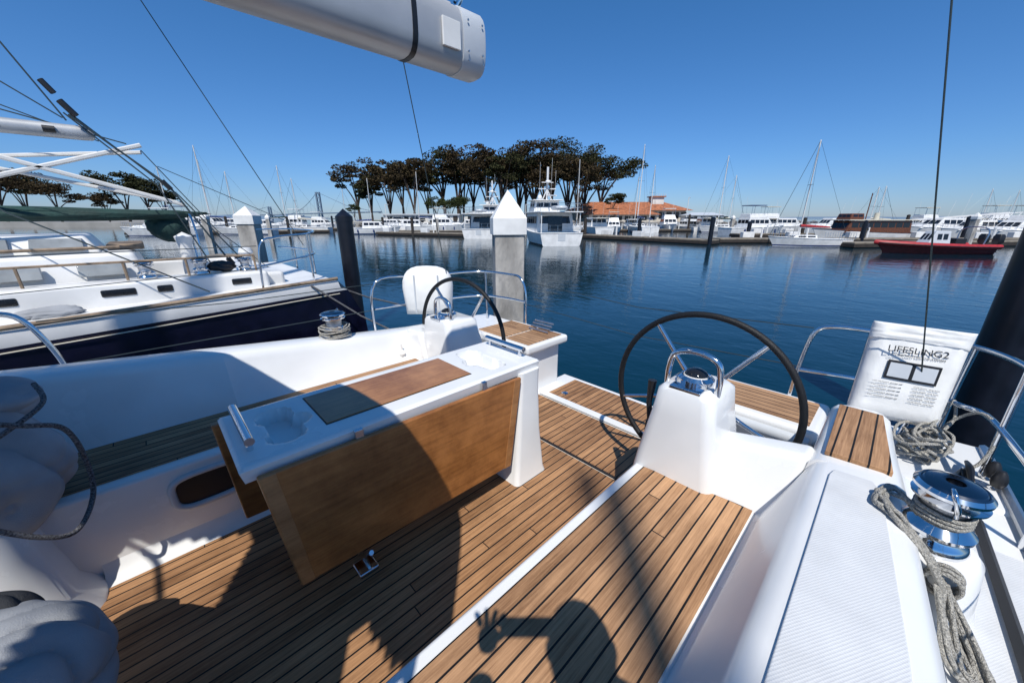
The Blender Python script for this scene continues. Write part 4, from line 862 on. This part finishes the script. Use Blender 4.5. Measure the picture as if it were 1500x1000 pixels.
cabin(e,-4.4,3.0,1.15,.9,2.15,MAHO,.4,taper=.95); box(e,'canopy_roof',-4.7,2.9,-1.3,1.3,2.18,2.28,CREAM,.03)
cabin(e,1.0,2.6,.9,2.28,2.9,MAHO,.3,taper=.92,nm='wheelhouse'); tubes(e,'mast',[([(0,0,2.2),(0,0,5.0)],.05)],MAHO); lathe(e,'funnel',(-1.2,0,2.28),[(.25,0),(.23,.7),(0,.7)],CREAM,14)
e=root('inflatable_patrol_boat',hr(27.5,X(1375,27.5),WZ),RANG+math.radians(176))
z=hullmesh(e,7.2,2.2,.55,REDD,REDD,sheer=.45,deckm=GELG)
pt=[]
for i in range(13):
    s=i/12; w=1.05*(1-max(0,(s-.42)/.58)**2.3)+.02; pt.append((s*7.2-3.6,w,.55*(.95+.45*s*s)))
tube(e,'tube_collar',pt+[(a,-b,c_) for a,b,c_ in pt[::-1]],.17,REDM,seg=12,sm=2)
tube(e,'rubbing_strake',[(a,b+.17,c_-.02) for a,b,c_ in pt]+[(a,-b-.17,c_-.02) for a,b,c_ in pt[::-1]],.035,BLK,seg=8,sm=2)
cabin(e,-.9,.7,.5,.5,1.55,GELG,.5,taper=.8,nm='console'); box(e,'seat',-1.9,-1.2,-.5,.5,.4,1.05,BLK,.05)
tubes(e,'roll_bar',[(cr([(-2.6,-.9,.6),(-2.7,-.8,1.7),(-2.7,.8,1.7),(-2.6,.9,.6)],5),.04)],CHRB)
for y in (-.45,.45):
    loft(e,'outboard_motor',[rrect(-3.95,y,.16*s_,.2*s_,.06,zz) for zz,s_ in ((.1,.5),(.6,.6),(.8,1.2),(1.2,1.2),(1.35,.9))],BLK)
# ================= DOCKS =================
def dock(h0,r0,h1,r1,w,name='floating_dock',boxes=True):
    a=hr(h0,r0,WZ); b=hr(h1,r1,WZ); d=b-a; Ln=d.length; e=root(name,a,math.atan2(d.y,d.x))
    box(e,'deck',0,Ln,-w/2,w/2,.34,.46,DOCK,.02); box(e,'fender_board',-.04,Ln+.04,-w/2-.05,w/2+.05,.05,.33,DOCKD,.02)
    box(e,'floats',0.2,Ln-.2,-w/2+.1,w/2-.1,-.3,.06,BLK)
    if boxes:
        for i in range(int(Ln/6)):
            x=3+i*6+random.uniform(-1,1); sy=random.choice([-1,1])*(w/2-.35); box(e,'dock_box',x-.6,x+.6,sy-.3,sy+.3,.465,1.05,WHT,.05)
            tubes(e,'power_pedestal',[([(x+1.5,sy,.46),(x+1.5,sy,1.5)],.1)],WHT,6)
dock(50,X(858,50),37,X(1052,37),2.0)
dock(40,X(1052,40),40,X(1620,40),2.2)
dock(33,X(1250,33),36,X(1540,36),1.4,boxes=False)
dock(60,X(556,60),53,X(690,53),2.2)
dock(66,X(560,66),66,X(700,66),1.6)
dock(58,X(180,58),70,X(480,70),2.0)
dock(76,X(200,76),84,X(520,84),2.0)
dock(72,X(830,72),76,X(1090,76),2.0)
dock(52,X(1080,52),56,X(1600,56),2.0)
dock(14.5,X(120,14.5),22,X(330,22),1.6,boxes=False)
random.seed(5)
for (px,h,zt) in ((1045,36.5,1.6),(858,49,1.5),(938,44,1.5),(603,56,1.6),(690,54,1.6),(1100,41,1.2),(1270,39,1.3),(1420,41,1.7),(230,57,1.7),(330,63,1.8),(420,66,1.8),(486,84,2),(560,66,1.7),(900,72,2.2),(1010,74,2.2),(1330,56,2),(1180,52,1.6)):
    pile_round(h,X(px,h),.2,zt,m=random.choice([DOCKD,DOCKD,NAVYP]))
for (px,h) in ((300,30),(1430,34),(392,48),(1074,60),(640,62)):
    p=hr(h,X(px,h)); pile_square((p.x,p.y,WZ),.42,1.7,.35)
e=root('dock_gangway',hr(62,X(1335,62),WZ),RANG+0.03); l=[]
LL=17
for y in (-.8,.8):
    l.append(([(0,y,1.0),(LL,y,2.2)],.07)); l.append(([(0,y,2.1),(LL,y,3.3)],.07))
    for k in range(12):
        x=LL*k/12; x2=LL*(k+1)/12; l.append(([(x,y,1.0+1.2*x/LL),(x2,y,2.1+1.2*x2/LL)],.045)); l.append(([(x,y,1.0+1.2*x/LL),(x,y,2.1+1.2*x/LL)],.045))
tubes(e,'truss',l,WHT,6)
hexa(e,'walkway',[(0,-.8,.95),(LL,-.8,2.15),(LL,.8,2.15),(0,.8,.95)],[(0,-.8,1.05),(LL,-.8,2.25),(LL,.8,2.25),(0,.8,1.05)],DOCK)
def stander(h,r,zf,H=1.72):
    base=hr(h,r,zf); e=root('person',base); s=H/1.72
    pv=[(0,0,.92),(0,0,1.15),(0,0,1.38),(0,0,1.47),(-.19,0,1.40),(-.24,.02,1.12),(-.22,.08,.88),(.19,0,1.40),(.24,.02,1.12),(.22,.08,.88)]
    pv=[tuple(a*s for a in v) for v in pv]
    skinfig(e,'jacket',pv,[(0,1),(1,2),(2,3),(2,4),(4,5),(5,6),(2,7),(7,8),(8,9)],[(.15,.1),(.14,.1),(.15,.1),.06,.06,.045,.035,.06,.045,.035],JACK)
    lv=[(0,0,.92),(-.09,0,.86),(-.10,.02,.48),(-.11,0,.06),(-.11,.12,.04),(.09,0,.86),(.10,.02,.48),(.11,0,.06),(.11,.12,.04)]
    skinfig(e,'trousers',[tuple(a*s for a in v) for v in lv],[(0,1),(1,2),(2,3),(3,4),(0,5),(5,6),(6,7),(7,8)],[.12,.09,.06,.045,.035,.09,.06,.045,.035],TROU)
    head(e,(0,0.01,1.60*s),(0.3,1,0),s=.9)
    for sx in (-1,1): skinfig(e,'hand',[(sx*.22*s,.09*s,.86*s),(sx*.215*s,.11*s,.80*s),(sx*.21*s,.12*s,.74*s)],[(0,1),(1,2)],[.03,.035,.02],SKIN)
stander(39.3,X(1275,39.3),WZ+.46)
# ================= LAND =================
def land(name,pts,z,m,under=None):
    n=len(pts); top=[Vector((p.x,p.y,z)) for p in pts]; V=top+[Vector((p.x,p.y,WZ-2)) for p in pts]
    F=[tuple(range(n))]+[(i,(i+1)%n,(i+1)%n+n,i+n) for i in range(n)]
    return mk(None,name,V,F,m,smooth=False)
ZL=0.55
pen=[hr(94,X(490,94)),hr(94,X(700,94)),hr(98,X(860,98)),hr(98,X(1070,98)),hr(150,X(1060,150)),hr(240,X(1000,240)),hr(240,X(520,240)),hr(150,X(485,150))]
land('ground',pen,ZL,ASPH)
lw=[hr(104,X(505,104)),hr(104,X(840,104)),hr(150,X(860,150)),hr(220,X(900,220)),hr(220,X(540,220))]
mk(None,'lawn',[Vector((p.x,p.y,ZL+.01)) for p in lw],[tuple(range(5))],LAWN,smooth=False)
land('ground',[hr(105,X(-500,105)),hr(105,X(270,105)),hr(125,X(300,125)),hr(300,X(300,300)),hr(300,X(-600,300))],ZL,ASPH)
land('breakwater',[hr(118,X(1065,118)),hr(115,X(1300,115)),hr(112,X(1750,112)),hr(122,X(1750,122)),hr(128,X(1065,128))],0.4,ROCK)
e=root('rock_revetment'); V=[];F=[]
def addrock(c,s):
    o=len(V); bm=bmesh.new(); bmesh.ops.create_icosphere(bm,subdivisions=1,radius=1)
    for v in bm.verts: V.append(Vector((c.x+v.co.x*s*random.uniform(.7,1.2),c.y+v.co.y*s*random.uniform(.7,1.2),c.z+v.co.z*s*random.uniform(.5,.9))))
    bm.verts.index_update()
    for f in bm.faces: F.append(tuple(o+v.index for v in f.verts))
    bm.free()
for a,b,n in ((pen[0],pen[1],90),(pen[1],pen[2],70),(pen[2],pen[3],90)):
    for i in range(n):
        t=random.random(); p=a.lerp(b,t); addrock(Vector((p.x,p.y,random.uniform(WZ,ZL-.1)))-FW*random.uniform(0,1.2),random.uniform(.4,.9))
a=hr(118,X(1065,118)); b=hr(112,X(1750,112))
for i in range(160):
    p=a.lerp(b,random.random()); addrock(Vector((p.x,p.y,random.uniform(WZ,.5)))-FW*random.uniform(0,1),random.uniform(.5,1.1))
mk(e,'rocks',V,F,ROCK,smooth=False)
def bxh(e,name,h0,h1,r0,r1,z0,z1,m,bev=0): 
    p=[hr(h0,r0),hr(h0,r1),hr(h1,r1),hr(h1,r0)]
    return hexa(e,name,[(v.x,v.y,z0) for v in p],[(v.x,v.y,z1) for v in p],m,bev,smooth=False)
e=root('harbour_office_building')
bxh(e,'walls',100,108,X(562,100),X(672,100),ZL,2.4,WALLW); bxh(e,'roof',99.5,108.5,X(560,100),X(674,100),2.4,2.65,GELG)
for k in range(9):
    r=X(568,100)+k*2.1; bxh(e,'window',99.93,99.99,r,r+1.2,1.2,2.0,GLASS)
bxh(e,'door',99.92,99.99,X(664,100),X(664,100)+1,ZL,2.1,DOCKD)
def hiproof(e,name,h0,h1,r0,r1,z0,z1,m,inset=4):
    hm=(h0+h1)/2; V=[hr(h0,r0,z0),hr(h0,r1,z0),hr(h1,r1,z0),hr(h1,r0,z0),hr(hm,r0+inset,z1),hr(hm,r1-inset,z1)]
    mk(e,name,V,[(0,1,5,4),(1,2,5),(2,3,4,5),(3,0,4),(3,2,1,0)],m,smooth=False)
e=root('yacht_club_building')
a0,a1=X(838,122),X(1008,122)
bxh(e,'ground_floor',122,134,a0+1,a1-1,ZL,3.9,STUC)
hiproof(e,'main_roof',120.5,135.5,a0-.8,a1+.8,3.9,6.6,TILE,7)
bxh(e,'east_wing_walls',114,121,X(862,115),X(960,115),ZL,2.6,STUC); hiproof(e,'east_wing_roof',113,122,X(858,115),X(964,115),2.6,4.2,TILE,3)
bxh(e,'lookout',126,130,X(950,128),X(966,128),5.6,8.0,WALLW); bxh(e,'lookout_roof',125.5,130.5,X(948,128),X(968,128),8.0,8.3,TILE)
for k in range(7): bxh(e,'lookout_rail',125.6,125.7,X(948,128)+k*.7,X(948,128)+k*.7+.1,8.3,8.9,WALLW)
for k in range(15):
    r=a0+1.8+k*2.3; bxh(e,'window',121.9,121.98,r,r+1.6,1.5,3.4,GLASS)
for k in range(8):
    r=X(866,115)+k*2.4; bxh(e,'window_wing',113.9,113.98,r,r+1.6,1.1,2.2,GLASS)
for (h,p0,p1,z1,nm) in ((108,680,760,2.6,'white_shed'),(112,1010,1060,2.4,'white_shed'),):
    e=root(nm); bxh(e,'walls',h,h+6,X(p0,h),X(p1,h),ZL,z1,WALLW); hiproof(e,'roof',h-.4,h+6.4,X(p0,h)-.4,X(p1,h)+.4,z1,z1+.8,GELG,2)
    for k in range(5): bxh(e,'window',h-.07,h-.01,X(p0,h)+1+k*2.2,X(p0,h)+2.2+k*2.2,1.2,2.1,GLASS)
def car(h,r,col):
    e=root('parked_car',hr(h,r,ZL),RANG)
    m=col
    hexa(e,'body',[(-2.1,-.85,.3),(2.1,-.85,.3),(2.1,.85,.3),(-2.1,.85,.3)],[(-2.1,-.82,.85),(2.05,-.82,.8),(2.05,.82,.8),(-2.1,.82,.85)],m,.12)
    hexa(e,'cabin',[(-1.5,-.78,.83),(1.1,-.78,.8),(1.1,.78,.8),(-1.5,.78,.83)],[(-1.1,-.62,1.42),(.4,-.62,1.42),(.4,.62,1.42),(-1.1,.62,1.42)],GLASS,.08)
    box(e,'roof',-1.05,.35,-.6,.6,1.41,1.45,m,.02)
    for x in (-1.3,1.3):
        for y in (-.8,.8): tube(e,'wheel',[(x,y-.1,.32),(x,y+.1,.32)],.32,BLK,seg=16)
for px,c_ in ((585,WHT),(610,NAVY),(640,GELG),(700,REDM),(715,WHT),(742,BLK),(778,WHT),(1020,WHT),(1045,GELG)): car(100 if px>700 else 97,X(px,97),c_)
# ---------- trees
def tree(h,r,H,spread,lean=0,fol=FOL,dense=1.0,name='cypress_tree',n_l=5,zb=ZL,low=1.0):
    e=root(name,hr(h,r,zb)); L_=[]
    tips=[]
    tb=Vector((0,0,-.3)); ln=RT*lean
    fz=H*random.uniform(.14,.32); fk=Vector((ln.x*.3,ln.y*.3,fz))
    L_.append((cr([tb,Vector((ln.x*.1,ln.y*.1,fz*.5)),fk],4),H*.026,H*.021))
    for i in range(n_l):
        a=2*PI*(i+random.random()*.7)/n_l; sp=spread*random.uniform(.25,.95)
        zt=H*(.93-.26*(sp/spread)**2*random.uniform(.4,1.5))
        m1=fk+Vector((math.cos(a)*sp*.30+ln.x*.2,math.sin(a)*sp*.30+ln.y*.2,(zt-fz)*.45)); tp=Vector((math.cos(a)*sp*.8+ln.x,math.sin(a)*sp*.8+ln.y,zt))
        L_.append((cr([fk,m1,tp],5),H*.015,H*.006)); tips.append((tp,1.0))
        for k in range(5):
            a2=a+random.uniform(-1.4,1.4); s2=spread*random.uniform(.2,.5); f=random.uniform(.3,1)
            st=m1.lerp(tp,f); t2=st+Vector((math.cos(a2)*s2,math.sin(a2)*s2,H*random.uniform(-.03,.10))); t2.z=min(t2.z,H*.96)
            L_.append((cr([st,st.lerp(t2,.5)+Vector((0,0,H*.02)),t2],3),H*.006,H*.003)); tips.append((t2,.75+.35*f))
    tips.append((Vector((ln.x,ln.y,H*.93)),1.1))
    V=[];F=[]
    for pts,r0,r1 in L_:
        v,f=tubedata(pts,[r0,r1],6); o=len(V); V+=v; F+=[tuple(i+o for i in q_) for q_ in f]
    mk(e,'trunk_and_limbs',V,F,BARK,ang=60)
    V=[];F=[]
    for tp,sc in tips:
        cs=spread*random.uniform(.24,.42)*sc; ch=cs*random.uniform(.36,.58); nl=int(200*dense)
        for k in range(nl):
            while True:
                p=Vector((random.uniform(-1,1),random.uniform(-1,1),random.uniform(-1,1)))
                if 0.01<p.length<=1 : break
            p=p.normalized()*p.length**.6
            if noise.noise(p*2.4+tp)<-.12: continue
            zz=p.z if p.z>0 else p.z*.55
            c_=tp+Vector((p.x*cs,p.y*cs,zz*ch)); s=random.uniform(.16,.42)*min(1,H/13)
            n1=Vector((random.uniform(-1,1),random.uniform(-1,1),random.uniform(-.6,.6))).normalized(); n2=n1.cross(Vector((random.uniform(-1,1),random.uniform(-1,1),random.uniform(-1,1)))).normalized()
            o=len(V); V+=[c_-n1*s,c_+n2*s*.6,c_+n1*s,c_-n2*s*.6]; F.append((o,o+1,o+2,o+3))
    mk(e,'crown_foliage',V,F,fol,smooth=False)
random.seed(34)
TR=[(526,240,24,-2,FOLB),(546,258,18,0,FOL),(572,236,30,-3,FOLB),(592,240,26,0,FOL),(608,234,28,0,FOLB),(628,248,24,0,FOL),(650,219,34,-3,FOL),(672,224,32,0,FOLB),(695,230,30,2,FOL),(715,220,32,0,FOLB),(738,228,28,0,FOL),(760,218,32,0,FOL),(782,211,38,0,FOLB),(808,210,40,2,FOL),(832,214,36,2,FOL),(855,228,36,4,FOL),(880,232,36,5,FOL),(798,228,32,0,FOLB),(680,240,34,0,FOL),(845,236,30,0,FOLB),(735,240,34,0,FOLB),(770,236,30,0,FOL)]
for px,top,sp,ln,fo in TR:
    h=112+random.uniform(0,24); H=(h*(320-top)/600)+1.55-ZL
    tree(h,X(px-ln,h),H,sp*h/570*1.05,lean=ln*.5,fol=fo,dense=1.0,n_l=6)
tree(118,X(892,118),(118*(320-284)/600)+1,14*118/570,2,FOL)
for px,top,sp in ((640,288,16),(660,292,18),(675,290,16),(520,300,9),(722,298,10),(745,292,14)):
    h=108; tree(h,X(px,h),h*(320-top)/600+1,sp*h/570,0,FOLG,name='shrub_tree')
for px,top,sp in ((-60,250,50),(10,250,40),(45,256,36),(90,268,28),(160,284,18),(190,254,32),(222,264,26),(245,274,18),(-120,240,50)):
    h=112+random.uniform(0,15); tree(h,X(px,h),h*(320-top)/600+1,sp*h/570,0,random.choice([FOL,FOLB,FOL]),name='cypress_tree')
for px,h,top in ((930,100,262),(770,97,300),(566,97,300),(1005,100,290)):
    Hh=h*(320-top)/600+1; e=root('street_lamp',hr(h,X(px,h),ZL)); tube(e,'post',[(0,0,0),(0,0,Hh)],.09,ALUW); tubes(e,'lamp_head',[([(0,0,Hh),(.8,0,Hh)],.1)],GELG)
# ---------- distant bridge and hills
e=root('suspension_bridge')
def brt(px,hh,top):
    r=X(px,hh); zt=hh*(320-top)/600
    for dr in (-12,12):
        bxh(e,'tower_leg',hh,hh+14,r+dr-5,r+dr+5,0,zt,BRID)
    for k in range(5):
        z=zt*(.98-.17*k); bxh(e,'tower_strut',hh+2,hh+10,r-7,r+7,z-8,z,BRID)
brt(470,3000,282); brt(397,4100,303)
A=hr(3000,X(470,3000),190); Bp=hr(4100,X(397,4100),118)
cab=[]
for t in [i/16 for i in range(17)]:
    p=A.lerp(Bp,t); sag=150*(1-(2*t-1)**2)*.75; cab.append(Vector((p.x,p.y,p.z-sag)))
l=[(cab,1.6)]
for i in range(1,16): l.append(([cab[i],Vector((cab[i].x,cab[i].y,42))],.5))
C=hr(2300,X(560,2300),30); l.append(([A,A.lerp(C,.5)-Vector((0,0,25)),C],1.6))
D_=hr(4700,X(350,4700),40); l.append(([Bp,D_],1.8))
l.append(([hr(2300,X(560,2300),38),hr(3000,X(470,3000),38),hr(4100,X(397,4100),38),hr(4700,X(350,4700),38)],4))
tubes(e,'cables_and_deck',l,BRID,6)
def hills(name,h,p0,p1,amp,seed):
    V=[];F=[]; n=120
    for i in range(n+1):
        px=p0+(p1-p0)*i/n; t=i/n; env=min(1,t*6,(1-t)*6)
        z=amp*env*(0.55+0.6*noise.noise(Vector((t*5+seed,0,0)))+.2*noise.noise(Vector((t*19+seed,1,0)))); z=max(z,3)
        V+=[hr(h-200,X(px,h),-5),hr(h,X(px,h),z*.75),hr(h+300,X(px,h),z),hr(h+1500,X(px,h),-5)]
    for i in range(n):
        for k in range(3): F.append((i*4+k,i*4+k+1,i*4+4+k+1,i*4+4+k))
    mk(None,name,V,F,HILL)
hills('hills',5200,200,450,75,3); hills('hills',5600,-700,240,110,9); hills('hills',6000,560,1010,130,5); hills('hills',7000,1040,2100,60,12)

# ---------- recentre top-level empties
bpy.context.view_layer.update()
for o in [o for o in S.objects if o.type=='EMPTY' and o.parent is None and o.location.length<1e-6]:
    ch=[c for c in o.children]; P_=[]
    for c_ in ch:
        if c_.type=='MESH' and len(c_.data.vertices): P_+= [c_.matrix_world@Vector(b) for b in c_.bound_box]
    if not P_: continue
    c0=Vector(((min(p.x for p in P_)+max(p.x for p in P_))/2,(min(p.y for p in P_)+max(p.y for p in P_))/2,min(p.z for p in P_)))
    o.location=c0
    for c_ in ch: c_.location=c_.location-c0
print('objects',len(S.objects))
